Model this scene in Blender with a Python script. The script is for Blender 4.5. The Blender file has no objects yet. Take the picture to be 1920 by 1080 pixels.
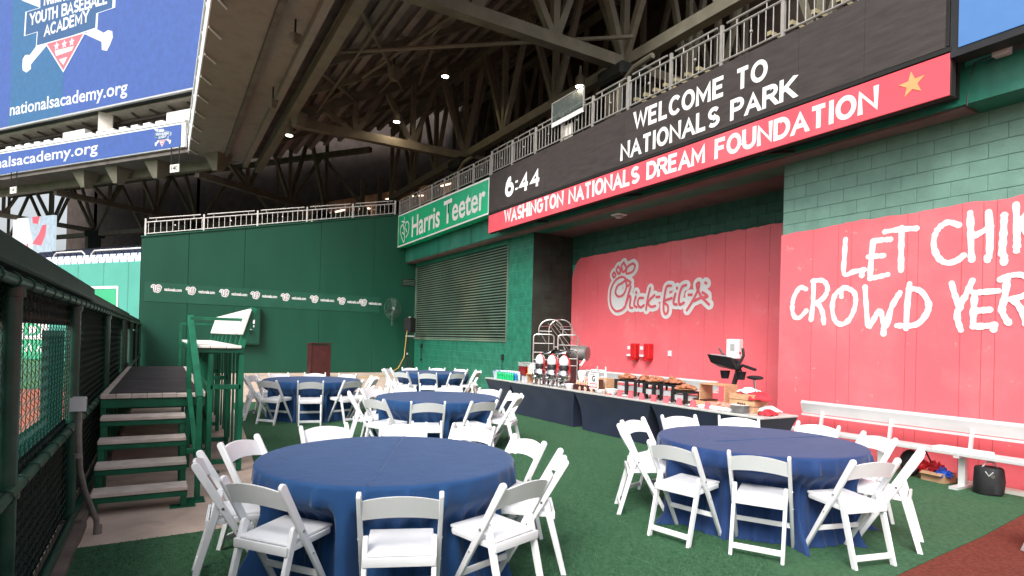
import bpy, bmesh, math, random
from mathutils import Vector, Matrix
random.seed(7)
R = math.radians
scn = bpy.context.scene
# ------------------------------------------------------------------ camera
F, SH, H = 1111.10137, 91.0577394, 1.633
YAW, PITCH, ROLL = 0.533854168, 0.00656177850, 0.0261062702
cam_d = bpy.data.cameras.new('camera'); cam = bpy.data.objects.new('camera', cam_d); scn.collection.objects.link(cam)
fw = Vector((math.sin(YAW)*math.cos(PITCH), math.cos(YAW)*math.cos(PITCH), math.sin(PITCH)))
r0 = Vector((math.cos(YAW), -math.sin(YAW), 0)); u0 = r0.cross(fw)
rr = math.cos(ROLL)*r0 + math.sin(ROLL)*u0; uu = -math.sin(ROLL)*r0 + math.cos(ROLL)*u0
m = Matrix((rr, uu, -fw)).transposed().to_4x4(); m.translation = Vector((0, 0, H)); cam.matrix_world = m
cam_d.sensor_width = 36; cam_d.lens = F/1920*36; cam_d.shift_y = SH/1920
cam_d.clip_start = 0.05; cam_d.clip_end = 600
scn.camera = cam
# ------------------------------------------------------------------ sky, sun, exposure
SUN_EL, SUN_AZ = 44, 231          # azimuth measured clockwise from +Y
w = bpy.data.worlds.new('World'); scn.world = w; w.use_nodes = True
nt = w.node_tree; nt.nodes.clear()
sky = nt.nodes.new('ShaderNodeTexSky'); sky.sky_type = 'NISHITA'; sky.sun_disc = False
sky.sun_elevation = R(SUN_EL); sky.sun_rotation = R(SUN_AZ); sky.air_density = 1.0; sky.dust_density = 5.0; sky.ozone_density = 1.0
bg = nt.nodes.new('ShaderNodeBackground'); bg.inputs[1].default_value = 0.15
hs = nt.nodes.new('ShaderNodeHueSaturation'); hs.inputs['Saturation'].default_value = 0.35
wo = nt.nodes.new('ShaderNodeOutputWorld')
nt.links.new(sky.outputs[0], hs.inputs['Color']); nt.links.new(hs.outputs[0], bg.inputs[0]); nt.links.new(bg.outputs[0], wo.inputs[0])
sl = bpy.data.lights.new('sun', 'SUN'); sl.energy = 1.5; sl.angle = R(22); sl.color = (1, .965, .92)
so = bpy.data.objects.new('sun', sl); scn.collection.objects.link(so)
sd = Vector((math.sin(R(SUN_AZ))*math.cos(R(SUN_EL)), math.cos(R(SUN_AZ))*math.cos(R(SUN_EL)), math.sin(R(SUN_EL))))
so.rotation_euler = (-sd).to_track_quat('-Z', 'Y').to_euler()
scn.view_settings.view_transform = 'Standard'; scn.view_settings.look = 'None'
scn.view_settings.exposure = 0.76; scn.view_settings.gamma = 1; scn.view_settings.use_curve_mapping = False
scn.render.engine = 'CYCLES'
scn.cycles.max_bounces = 8; scn.cycles.diffuse_bounces = 5; scn.cycles.glossy_bounces = 3; scn.cycles.transparent_max_bounces = 16
scn.cycles.use_denoising = True; scn.cycles.sample_clamp_indirect = 4

# ------------------------------------------------------------------ materials
def mat(name, col, rough=.6, var=.12, scale=6, bump=0, bscale=80, metal=0, spec=.4, sheen=0, blotch=None, bl_scale=1.2, bl_amt=.5, streak=0, col2=None, emit=None, estr=0, trans=0, alpha=1):
    M = bpy.data.materials.new(name); M.use_nodes = True; t = M.node_tree; b = t.nodes['Principled BSDF']
    N = t.nodes.new; L = t.links.new
    g = N('ShaderNodeNewGeometry')
    no = N('ShaderNodeTexNoise'); no.inputs['Scale'].default_value = scale; no.inputs['Detail'].default_value = 5
    if streak:
        mp = N('ShaderNodeMapping'); mp.inputs['Scale'].default_value = (1, 1, streak); L(g.outputs['Position'], mp.inputs[0]); L(mp.outputs[0], no.inputs[0])
    else: L(g.outputs['Position'], no.inputs[0])
    mx = N('ShaderNodeMix'); mx.data_type = 'RGBA'
    c = Vector(col); c2 = Vector(col2) if col2 else c*(1+var)
    a = c*(1-var) if not col2 else c
    mx.inputs[6].default_value = (*a, 1); mx.inputs[7].default_value = (*[min(1, v) for v in c2], 1)
    cr = N('ShaderNodeMapRange'); cr.inputs[1].default_value = .3; cr.inputs[2].default_value = .7
    L(no.outputs[0], cr.inputs[0]); L(cr.outputs[0], mx.inputs[0])
    out = mx.outputs[2]
    if blotch:
        n2 = N('ShaderNodeTexNoise'); n2.inputs['Scale'].default_value = bl_scale; n2.inputs['Detail'].default_value = 8; n2.inputs['Roughness'].default_value = .65
        L(g.outputs['Position'], n2.inputs[0])
        r2 = N('ShaderNodeMapRange'); r2.inputs[1].default_value = .5; r2.inputs[2].default_value = .72; r2.inputs[4].default_value = bl_amt
        L(n2.outputs[0], r2.inputs[0])
        m2 = N('ShaderNodeMix'); m2.data_type = 'RGBA'; m2.inputs[7].default_value = (*blotch, 1)
        L(out, m2.inputs[6]); L(r2.outputs[0], m2.inputs[0]); out = m2.outputs[2]
    L(out, b.inputs['Base Color'])
    b.inputs['Roughness'].default_value = rough; b.inputs['Metallic'].default_value = metal
    b.inputs['Specular IOR Level'].default_value = spec
    if rough < .7:
        rm = N('ShaderNodeMapRange'); rm.inputs[3].default_value = max(.02, rough-.08); rm.inputs[4].default_value = rough+.1
        L(no.outputs[0], rm.inputs[0]); L(rm.outputs[0], b.inputs['Roughness'])
    if sheen: b.inputs['Sheen Weight'].default_value = sheen; b.inputs['Sheen Roughness'].default_value = .4
    if trans: b.inputs['Transmission Weight'].default_value = trans
    if alpha < 1: b.inputs['Alpha'].default_value = alpha
    if emit: b.inputs['Emission Color'].default_value = (*emit, 1); b.inputs['Emission Strength'].default_value = estr
    if bump:
        n3 = N('ShaderNodeTexNoise'); n3.inputs['Scale'].default_value = bscale; n3.inputs['Detail'].default_value = 4; L(g.outputs['Position'], n3.inputs[0])
        bp = N('ShaderNodeBump'); bp.inputs['Strength'].default_value = bump; bp.inputs['Distance'].default_value = .01
        L(n3.outputs[0], bp.inputs['Height']); L(bp.outputs[0], b.inputs['Normal'])
    return M
def glow(name, col, s):
    M = bpy.data.materials.new(name); M.use_nodes = True; t = M.node_tree; b = t.nodes['Principled BSDF']
    b.inputs['Base Color'].default_value = (.02, .02, .02, 1); b.inputs['Emission Color'].default_value = (*col, 1); b.inputs['Emission Strength'].default_value = s
    return M
def led(name, col, s, cell=.03, amount=.15, mottle=.12):
    """LED screen: lit pixels in a fine grid with slight uneven module brightness"""
    M = glow(name, col, s); t = M.node_tree; b = t.nodes['Principled BSDF']; N = t.nodes.new; L = t.links.new
    g = N('ShaderNodeNewGeometry'); no = N('ShaderNodeTexNoise'); no.inputs['Scale'].default_value = 3.2; no.inputs['Detail'].default_value = 6
    L(g.outputs['Position'], no.inputs[0])
    mr = N('ShaderNodeMapRange'); mr.inputs[1].default_value = .3; mr.inputs[2].default_value = .7; mr.inputs[3].default_value = s*(1-mottle); mr.inputs[4].default_value = s*(1+mottle)
    L(no.outputs[0], mr.inputs[0]); L(mr.outputs[0], b.inputs['Emission Strength'])
    return M

m_turf = mat('artificial_turf', (.024, .080, .038), .85, .45, 34, .9, 160, col2=(.056, .15, .075), blotch=(.075, .14, .06), bl_scale=.55, bl_amt=.3, spec=.25)
m_blade = mat('turf_blade', (.024, .088, .041), .6, .5, 30, col2=(.058, .16, .075), spec=.3)
m_grass = mat('outfield_grass', (.05, .16, .07), .9, .2, 2, .5, 30)
m_dirt = mat('warning_track_dirt', (.34, .13, .09), .95, .25, 5, .6, 60, spec=.1)
m_redturf = mat('red_brown_turf', (.12, .026, .017), .9, .5, 40, 1, 190, col2=(.21, .052, .035), spec=.2)
m_conc = mat('worn_concrete', (.56, .44, .365), .85, .14, 3, .35, 90, blotch=(.33, .24, .19), bl_scale=2.1, bl_amt=.6, spec=.25)
m_concd = mat('stained_concrete', (.16, .13, .11), .9, .25, 4, .4, 60, blotch=(.07, .055, .045), bl_scale=1.5, bl_amt=.8)
m_fgreen = mat('dark_fence_paint', (.008, .052, .034), .38, .3, 9, .12, 60, blotch=(.10, .11, .09), bl_scale=7, bl_amt=.22)
m_deckgreen = mat('bright_green_steel', (.006, .115, .058), .38, .25, 5, .1, 60)
m_pad = mat('padded_cap_vinyl', (.012, .04, .032), .55, .15, 3, .15, 40)
m_fwall = mat('far_wall_green', (.005, .066, .038), .5, .10, 1.6, .12, 20, streak=.25, blotch=(.008, .052, .036), bl_scale=.5, bl_amt=.5, spec=.35)
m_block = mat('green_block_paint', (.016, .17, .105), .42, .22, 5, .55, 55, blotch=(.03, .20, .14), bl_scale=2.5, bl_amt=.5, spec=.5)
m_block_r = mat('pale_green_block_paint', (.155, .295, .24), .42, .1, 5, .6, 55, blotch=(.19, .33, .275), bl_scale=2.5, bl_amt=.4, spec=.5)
per_block = True
m_mortar = mat('light_green_joint', (.07, .33, .23), .8, .2)
m_mortar_r = mat('grey_green_joint', (.10, .21, .175), .9, .3)
m_beam = mat('green_beam_paint', (.015, .15, .10), .45, .2, 3, .2, 30, blotch=(.12, .26, .22), bl_scale=1.4, bl_amt=.5, streak=.15)
m_soffit = mat('brown_soffit', (.13, .085, .08), .7, .2, 2, .2, 30)
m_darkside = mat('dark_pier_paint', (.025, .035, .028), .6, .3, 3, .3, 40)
m_slat = mat('louvre_slat_paint', (.13, .21, .155), .5, .3, 1.0, .05, 20, blotch=(.27, .27, .19), bl_scale=.7, bl_amt=.7)
m_dark = mat('dark_void', (.012, .014, .013), .8)
def red_vinyl():
    M = mat('red_painted_panel', (.85, .145, .172), .36, .06, 1.2, .0, 60, blotch=(.88, .27, .28), bl_scale=1.1, bl_amt=.4, spec=.55)
    t = M.node_tree; N = t.nodes.new; L = t.links.new; b = t.nodes['Principled BSDF']
    g = N('ShaderNodeNewGeometry'); sp = N('ShaderNodeSeparateXYZ'); L(g.outputs['Position'], sp.inputs[0])
    cb = N('ShaderNodeCombineXYZ'); L(sp.outputs['Y'], cb.inputs['X']); L(sp.outputs['Z'], cb.inputs['Y'])
    br = N('ShaderNodeTexBrick'); L(cb.outputs[0], br.inputs[0]); br.inputs['Scale'].default_value = 1
    br.inputs['Mortar Size'].default_value = .005; br.inputs['Brick Width'].default_value = .406; br.inputs['Row Height'].default_value = .203
    br.inputs['Color1'].default_value = (1, 1, 1, 1); br.inputs['Color2'].default_value = (.93, .93, .93, 1); br.inputs['Mortar'].default_value = (0, 0, 0, 1)
    bp = N('ShaderNodeBump'); bp.inputs['Strength'].default_value = .22; bp.inputs['Distance'].default_value = .006
    no = N('ShaderNodeTexNoise'); no.inputs['Scale'].default_value = 2.2; no.inputs['Detail'].default_value = 5; L(g.outputs['Position'], no.inputs[0])
    ml = N('ShaderNodeMath'); ml.operation = 'MULTIPLY'; L(br.outputs['Color'], ml.inputs[0]); ml.inputs[1].default_value = 1
    ad = N('ShaderNodeMath'); ad.operation = 'ADD'; L(ml.outputs[0], ad.inputs[0]); L(no.outputs[0], ad.inputs[1])
    L(ad.outputs[0], bp.inputs['Height']); L(bp.outputs[0], b.inputs['Normal'])
    # scuffs where the coating has flaked to a pale primer
    n2 = N('ShaderNodeTexNoise'); n2.inputs['Scale'].default_value = 4.5; n2.inputs['Detail'].default_value = 9; n2.inputs['Roughness'].default_value = .75
    L(g.outputs['Position'], n2.inputs[0])
    r2 = N('ShaderNodeMapRange'); r2.inputs[1].default_value = .62; r2.inputs[2].default_value = .68; r2.inputs[4].default_value = .6; L(n2.outputs[0], r2.inputs[0])
    m2 = N('ShaderNodeMix'); m2.data_type = 'RGBA'; m2.inputs[7].default_value = (.82, .5, .38, 1)
    old = b.inputs['Base Color'].links[0].from_socket
    L(old, m2.inputs[6]); L(r2.outputs[0], m2.inputs[0]); L(m2.outputs[2], b.inputs['Base Color'])
    return M
m_red = red_vinyl()
m_redseam = mat('dark_red_seam', (.28, .03, .04), .7)
m_wpaint = mat('white_wall_paint', (.80, .80, .80), .5, .04, 4, blotch=(.74, .6, .6), bl_scale=4, bl_amt=.35)
m_logored = mat('logo_red', (.78, .13, .16), .45, .08, 3)
m_led = mat('unlit_led_face', (.045, .037, .035), .62, .25, 2.5, .35, 120, streak=6)
m_ledw = glow('lit_white_led', (1, .96, .93), .85)
m_bannerred = mat('red_sign_face', (.80, .09, .12), .35, .06, 1, blotch=(.86, .2, .22), bl_scale=.8, bl_amt=.4)
m_bannerw = mat('white_sign_letters', (.82, .82, .82), .5, .03)
m_gold = mat('gold_star_print', (.62, .36, .15), .5, .1)
m_hteet = mat('bright_green_sign', (.003, .42, .18), .25, .12, .7, blotch=(.05, .5, .3), bl_scale=.4, bl_amt=.5)
m_chair = mat('white_resin', (.80, .81, .83), .34, .04, 9, .05, 90, spec=.5, blotch=(.70,.68,.64), bl_scale=9, bl_amt=.35)
def per_object(M, lo, hi):
    t = M.node_tree; b = t.nodes['Principled BSDF']; oi = t.nodes.new('ShaderNodeObjectInfo'); hs_ = t.nodes.new('ShaderNodeHueSaturation'); mr = t.nodes.new('ShaderNodeMapRange')
    mr.inputs[3].default_value = lo; mr.inputs[4].default_value = hi; t.links.new(oi.outputs['Random'], mr.inputs[0]); src = b.inputs['Base Color'].links[0].from_socket
    t.links.new(src, hs_.inputs['Color']); t.links.new(mr.outputs[0], hs_.inputs['Value']); t.links.new(hs_.outputs[0], b.inputs['Base Color'])
per_object(m_chair, .93, 1.03)
m_seatpad = mat('white_vinyl_pad', (.79, .80, .82), .45, .04, 9, .06, 150)
m_bolt = mat('steel_bolt', (.5, .5, .5), .3, .1, metal=1)
def cloth(name, c, c2):
    M = mat(name, c, .8, .1, 5, .25, 420, sheen=.18, col2=c2, spec=.25)
    t = M.node_tree; N = t.nodes.new; L = t.links.new; b = t.nodes['Principled BSDF']; g = N('ShaderNodeNewGeometry'); no = N('ShaderNodeTexNoise'); no.inputs['Scale'].default_value = 4.5; no.inputs['Detail'].default_value = 3; no.inputs['Distortion'].default_value = 1.2
    L(g.outputs['Position'], no.inputs[0]); bp = N('ShaderNodeBump'); bp.inputs['Strength'].default_value = .22; bp.inputs['Distance'].default_value = .03; L(no.outputs[0], bp.inputs['Height'])
    old = b.inputs['Normal'].links[0].from_node; L(bp.outputs[0], old.inputs['Normal']); return M
m_cloth = cloth('royal_blue_tablecloth', (.0105, .050, .150), (.014, .060, .172))
m_cloth2 = cloth('blue_cloth_wall_tinge', (.013, .040, .135), (.017, .048, .155))  # blue cloth with the red wall's reflected tinge mixed into the colour
m_spandex = mat('navy_spandex', (.009, .016, .040), .6, .15, 3, .1, 60, sheen=.2)
m_ttop = mat('grey_table_laminate', (.50, .49, .47), .3, .1, 6)
m_wood = mat('crate_pine', (.50, .29, .16), .6, .25, 14, .1, 60, streak=4)
m_tread = mat('weathered_tread_boards', (.60, .52, .46), .8, .15, 7, .25, 60, blotch=(.42, .35, .30), bl_scale=5, bl_amt=.45)
m_rubber = mat('dark_deck_matting', (.04, .032, .032), .75, .35, 9, .5, 130, blotch=(.09, .075, .07), bl_scale=3, bl_amt=.5)
m_bench = mat('aluminium_bench', (.72, .73, .73), .38, .06, 3, .05, 30, metal=.35)
m_white = mat('white_paint', (.80, .80, .80), .4, .05)
m_offw = mat('cream_white_board', (.74, .71, .65), .5, .06, 4)
m_grey = mat('light_grey_plastic', (.45, .45, .46), .4, .1)
m_conduit = mat('grey_conduit', (.20, .18, .17), .5, .2, 8, .1, 50)
m_black = mat('black_plastic', (.018, .018, .02), .38, .2)
m_blackcloth = mat('black_nylon', (.015, .015, .017), .6, .3, 9, .4, 90)
m_chrome = mat('polished_steel', (.62, .62, .63), .16, .1, 6, metal=1)
m_rack = mat('brushed_steel_tube', (.55, .54, .52), .35, .15, 6, metal=.8)
m_maroon = mat('maroon_laminate', (.055, .012, .012), .45, .2, 4, .05)
m_redp = mat('red_plastic', (.55, .015, .02), .35, .1)
m_redcloth = mat('red_napkin_cloth', (.62, .03, .045), .8, .12, 8, .3, 90)
m_steelroof = mat('olive_steel_paint', (.15, .14, .105), .6, .2, 2, .15, 20)
m_plank = mat('precast_underside', (.135, .12, .11), .85, .22, 1.2, .3, 12, blotch=(.06, .05, .045), bl_scale=1.8, bl_amt=.7)
m_fascia = mat('white_deck_fascia', (.72, .73, .73), .5, .06)
m_rail = mat('galvanised_rail', (.34, .325, .30), .45, .15, 6, metal=.3)
m_whiterail = mat('white_guard_rail', (.68, .67, .65), .45, .08)
m_glass = mat('screen_glass', (.6, .7, .68), .05, .05, trans=.9)
m_lamp = glow('lit_lamp', (1, .9, .75), 14)
m_blue = led('blue_screen', (.028, .10, .40), .82)
m_blueteal = led('teal_blue_screen', (.006, .15, .36), .72)
m_bluedk = led('emblem_blue_screen', (.01, .11, .30), .72)
m_screenw = led('white_screen', (1, 1, 1), .68, mottle=.04)
m_screenred = led('pink_red_screen', (.95, .20, .26), .62, mottle=.04)
m_screensky = led('sky_blue_screen', (.09, .29, .70), .62, mottle=.06)
m_pale = led('pale_screen', (.62, .75, .85), .62, mottle=.15)
m_outwall = mat('outfield_padding', (.085, .34, .28), .5, .06, 1, .05, 10)
m_outwall2 = mat('outfield_padding_green', (.05, .38, .19), .5, .06, 1)
m_seatw = mat('pale_stadium_seat', (.55, .62, .74), .4, .2, 3)
m_seatb = mat('navy_stadium_seat', (.012, .018, .045), .4, .3, 3)
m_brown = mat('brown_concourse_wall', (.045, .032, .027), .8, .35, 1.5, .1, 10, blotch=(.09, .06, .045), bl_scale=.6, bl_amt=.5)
def teal_screen():
    M = mat('teal_windscreen', (.06, .22, .185), .8, .25, 6); t = M.node_tree; b = t.nodes['Principled BSDF']
    tr = t.nodes.new('ShaderNodeBsdfTranslucent'); tr.inputs[0].default_value = (.11, .30, .26, 1)
    mx = t.nodes.new('ShaderNodeMixShader'); mx.inputs[0].default_value = .6
    o = t.nodes['Material Output']; t.links.new(b.outputs[0], mx.inputs[1]); t.links.new(tr.outputs[0], mx.inputs[2]); t.links.new(mx.outputs[0], o.inputs[0])
    return M
m_ramp = mat('brown_wall_painted_lit', (.30, .17, .12), .8, .35, 1.5, .1, 10, blotch=(.55, .4, .3), bl_scale=.6, bl_amt=.5)  # paler copy of the brown wall, with its light put into the colour
m_teal = teal_screen()
m_bscreen = mat('black_windscreen', (.008, .009, .008), .85, .5, 20, .3, 200)
m_wire = mat('black_coated_wire', (.02, .045, .036), .45, .3, metal=.2)

# ------------------------------------------------------------------ mesh helpers
class MB:
    def __init__(s): s.v = []; s.f = []
    def add(s, vs, fs):
        n = len(s.v); s.v += [tuple(v) for v in vs]; s.f += [tuple(i+n for i in f) for f in fs]; return s
    def box(s, x0, x1, y0, y1, z0, z1):
        return s.add([(x0,y0,z0),(x1,y0,z0),(x1,y1,z0),(x0,y1,z0),(x0,y0,z1),(x1,y0,z1),(x1,y1,z1),(x0,y1,z1)],
                     [(0,3,2,1),(4,5,6,7),(0,1,5,4),(1,2,6,5),(2,3,7,6),(3,0,4,7)])
    def bar(s, p, q, w, h, up=(0,0,1)):
        p = Vector(p); q = Vector(q); d = (q-p).normalized(); up = Vector(up)
        if abs(d.dot(up)) > .98: up = Vector((0,1,0)) if abs(d.y) < .9 else Vector((1,0,0))
        a = d.cross(up).normalized(); b = a.cross(d).normalized(); a *= w/2; b *= h/2
        return s.add([p-a-b, p+a-b, p+a+b, p-a+b, q-a-b, q+a-b, q+a+b, q-a+b],
                     [(0,3,2,1),(4,5,6,7),(0,1,5,4),(1,2,6,5),(2,3,7,6),(3,0,4,7)])
    def tube(s, pts, r, n=8, cap=True):
        pts = [Vector(p) for p in pts]; rs = r if isinstance(r, (list, tuple)) else [r]*len(pts)
        k = len(pts); ring = []; pa = None
        for i, p in enumerate(pts):
            d = (pts[min(i+1,k-1)]-pts[max(i-1,0)]).normalized()
            if pa is None:
                u = Vector((0,0,1)) if abs(d.z) < .9 else Vector((1,0,0)); pa = d.cross(u).normalized()
            else: pa = (pa - d*pa.dot(d)).normalized()
            b = d.cross(pa)
            ring.append([p + (pa*math.cos(2*math.pi*j/n)+b*math.sin(2*math.pi*j/n))*rs[i] for j in range(n)])
        vs = [v for g in ring for v in g]; fs = []
        for i in range(k-1):
            for j in range(n): fs.append((i*n+j, i*n+(j+1)%n, (i+1)*n+(j+1)%n, (i+1)*n+j))
        if cap: fs.append(tuple(range(n-1,-1,-1))); fs.append(tuple((k-1)*n+j for j in range(n)))
        return s.add(vs, fs)
    def lathe(s, prof, c=(0,0,0), n=24, sx=1, sy=1):
        c = Vector(c); vs = []; fs = []
        for r, z in prof:
            for j in range(n): vs.append(c+Vector((r*sx*math.cos(2*math.pi*j/n), r*sy*math.sin(2*math.pi*j/n), z)))
        for i in range(len(prof)-1):
            for j in range(n): fs.append((i*n+j, i*n+(j+1)%n, (i+1)*n+(j+1)%n, (i+1)*n+j))
        fs.append(tuple(range(n-1,-1,-1))); fs.append(tuple((len(prof)-1)*n+j for j in range(n)))
        return s.add(vs, fs)
    def ball(s, c, r, n=12, sz=(1,1,1)):
        k = max(6, n//2); pr = []
        vs = []; fs = []; c = Vector(c)
        for i in range(k+1):
            a = math.pi*i/k
            for j in range(n):
                b = 2*math.pi*j/n; vs.append(c+Vector((r*sz[0]*math.sin(a)*math.cos(b), r*sz[1]*math.sin(a)*math.sin(b), -r*sz[2]*math.cos(a))))
        for i in range(k):
            for j in range(n): fs.append((i*n+j, i*n+(j+1)%n, (i+1)*n+(j+1)%n, (i+1)*n+j))
        return s.add(vs, fs)
    def prism(s, poly, fr, t0, t1):
        """poly in (u,v) of frame fr=(origin, right, up, normal); extruded from t0 to t1 along the normal"""
        o, a, b, nrm = fr; n = len(poly)
        ar = sum(poly[i][0]*poly[(i+1)%n][1]-poly[(i+1)%n][0]*poly[i][1] for i in range(n))
        if ar < 0: poly = poly[::-1]
        vs = [o+a*u+b*v+nrm*t0 for u, v in poly]+[o+a*u+b*v+nrm*t1 for u, v in poly]
        return s.add(vs, [tuple(range(n-1,-1,-1)), tuple(range(n,2*n))]+[(i,(i+1)%n,n+(i+1)%n,n+i) for i in range(n)])
    def build(s, name, material, parent=None, smooth=False, bevel=0, seg=1, loc=None, tri=False):
        me = bpy.data.meshes.new(name); me.from_pydata(s.v, [], s.f)
        if bevel or smooth:
            bm = bmesh.new(); bm.from_mesh(me); bmesh.ops.remove_doubles(bm, verts=bm.verts, dist=1e-6)
            bm.normal_update()
            if bevel:
                es = [e for e in bm.edges if len(e.link_faces) == 2 and e.calc_face_angle(0) > .6]
                bmesh.ops.bevel(bm, geom=es, offset=bevel, segments=seg, affect='EDGES', profile=.6, clamp_overlap=True)
            if smooth:
                for f in bm.faces: f.smooth = True
                for e in bm.edges:
                    if len(e.link_faces) == 2 and e.calc_face_angle(0) > .7: e.smooth = False
            bm.to_mesh(me); bm.free()
        me.materials.append(material)
        o = bpy.data.objects.new(name, me); scn.collection.objects.link(o)
        if parent is not None: o.parent = parent
        if loc: o.location = loc
        return o
def thing(name, label, cat, loc=(0,0,0), rz=0, group=None):
    o = bpy.data.objects.new(name, None); scn.collection.objects.link(o); o.location = loc; o.rotation_euler = (0,0,rz)
    o.empty_display_size = .1; o['label'] = label; o['category'] = cat
    if group: o['group'] = group
    return o
def tag(o, label, cat, group=None, kind=None):
    o['label'] = label; o['category'] = cat
    if group: o['group'] = group
    if kind: o['kind'] = kind
    return o
def struct(o): o['kind'] = 'structure'; return o
def dup(root, loc, rz=0, label=None, group=None):
    r = root.copy(); scn.collection.objects.link(r); r.location = loc; r.rotation_euler = (0,0,rz)
    if label: r['label'] = label
    if group: r['group'] = group
    for ch in list(root.children):
        c = ch.copy(); scn.collection.objects.link(c); c.parent = r
        for g in ch.children:
            d = g.copy(); scn.collection.objects.link(d); d.parent = c
    return r
def share(mesh_obj, name, parent, loc=(0,0,0)):
    o = bpy.data.objects.new(name, mesh_obj.data); scn.collection.objects.link(o); o.parent = parent; o.location = loc; return o
V = Vector
# frames: origin, right, up, normal (towards the viewer)
def fx(X): return (V((X,0,0)), V((0,-1,0)), V((0,0,1)), V((-1,0,0)))
def fy(Y): return (V((0,Y,0)), V((1,0,0)), V((0,0,1)), V((0,-1,0)))
WC = V((.95,35,0)); WD = V((-.583,.812,0)).normalized(); WN = V((WD.y,-WD.x,0))     # the wing that bends away to the left
def fwing(off=0): return (WC+WN*off, -WD, V((0,0,1)), -WN)   # u = -s
def wp(s, off, z): return WC+WD*s+WN*off+V((0,0,z))
def catmull(pts, n=6):
    if len(pts) < 3: return [pts[0]]+[((pts[0][0]*(1-t/n)+pts[1][0]*t/n),(pts[0][1]*(1-t/n)+pts[1][1]*t/n)) for t in range(1,n+1)]
    out = []
    P = [pts[0]]+list(pts)+[pts[-1]]
    for i in range(1, len(P)-2):
        for k in range(n):
            t = k/n; a,b,c,d = P[i-1],P[i],P[i+1],P[i+2]
            out.append(tuple(.5*((2*b[j])+(-a[j]+c[j])*t+(2*a[j]-5*b[j]+4*c[j]-d[j])*t*t+(-a[j]+3*b[j]-3*c[j]+d[j])*t**3) for j in (0,1)))
    out.append(tuple(pts[-1])); return out
def strokes(name, sts, fr, width, lift, material, parent, rough=0, smooth=5, step=.0004, squash=.025):
    """painted line work: thin lens-shaped bands of paint with round ends"""
    mb = MB(); o, a, b, nr = fr; n = 10; hw = width/2
    for k, st in enumerate(sts):
        pts = [V(p) for p in catmull(st, smooth)]; m_ = len(pts); rings = []
        d0 = (pts[1]-pts[0]).normalized(); d1 = (pts[-1]-pts[-2]).normalized()
        seq = [(pts[0]-d0*hw*math.cos(R(t)), d0, math.sin(R(t))) for t in (8, 30, 60)]
        for i in range(m_):
            d = (pts[min(i+1,m_-1)]-pts[max(i-1,0)]); d = d.normalized() if d.length > 1e-9 else d0
            seq.append((pts[i], d, 1+rough*random.uniform(-1,1)))
        seq += [(pts[-1]+d1*hw*math.cos(R(t)), d1, math.sin(R(t))) for t in (60, 30, 8)]
        vs = []
        for q, d, sc in seq:
            pe = V((-d.y, d.x))
            for j in range(n):
                t = math.pi*2*j/n; e = q+pe*hw*sc*math.cos(t); vs.append(o+a*e.x+b*e.y+nr*(lift+step*k+hw*sc*math.sin(t)*squash))
        fs = [(i*n+j, i*n+(j+1)%n, (i+1)*n+(j+1)%n, (i+1)*n+j) for i in range(len(seq)-1) for j in range(n)]
        mb.add(vs, fs)
    o_ = mb.build(name, material, parent)
    return o_
def text(name, s, fr, p0, p1, hgt, lift, material, parent, bold=.0, vfit=None, extrude=0):
    """flat lettering whose lower left starts at p0 and lower right ends at p1 (frame u,v); hgt = capital height"""
    cu = bpy.data.curves.new(name, 'FONT'); cu.body = s; cu.size = 1; cu.offset = bold; cu.extrude = 0; cu.resolution_u = 3
    t = bpy.data.objects.new(name, cu); scn.collection.objects.link(t)
    dg = bpy.context.evaluated_depsgraph_get(); me = bpy.data.meshes.new_from_object(t.evaluated_get(dg))
    bpy.data.objects.remove(t); bpy.data.curves.remove(cu)
    xs = [v.co.x for v in me.vertices]; ys = [v.co.y for v in me.vertices]; x0, x1 = min(xs), max(xs)
    o, a, b, nr = fr; cap = CAPH; A = V(p0); B = V(p1); L = (B-A)
    for v in me.vertices:
        u = (v.co.x-x0)/(x1-x0); q = A+L*u; v.co = o+a*q.x+b*(q.y+v.co.y/cap*hgt)+nr*lift
    me.materials.append(material); ob = bpy.data.objects.new(name, me); scn.collection.objects.link(ob)
    if parent is not None: ob.parent = parent
    return ob
CAPH = .73
def _arc(cx, cy, rx, ry, a0, a1, n=9): return [(cx+rx*math.cos(R(a0+(a1-a0)*i/n)), cy+ry*math.sin(R(a0+(a1-a0)*i/n))) for i in range(n+1)]
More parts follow.
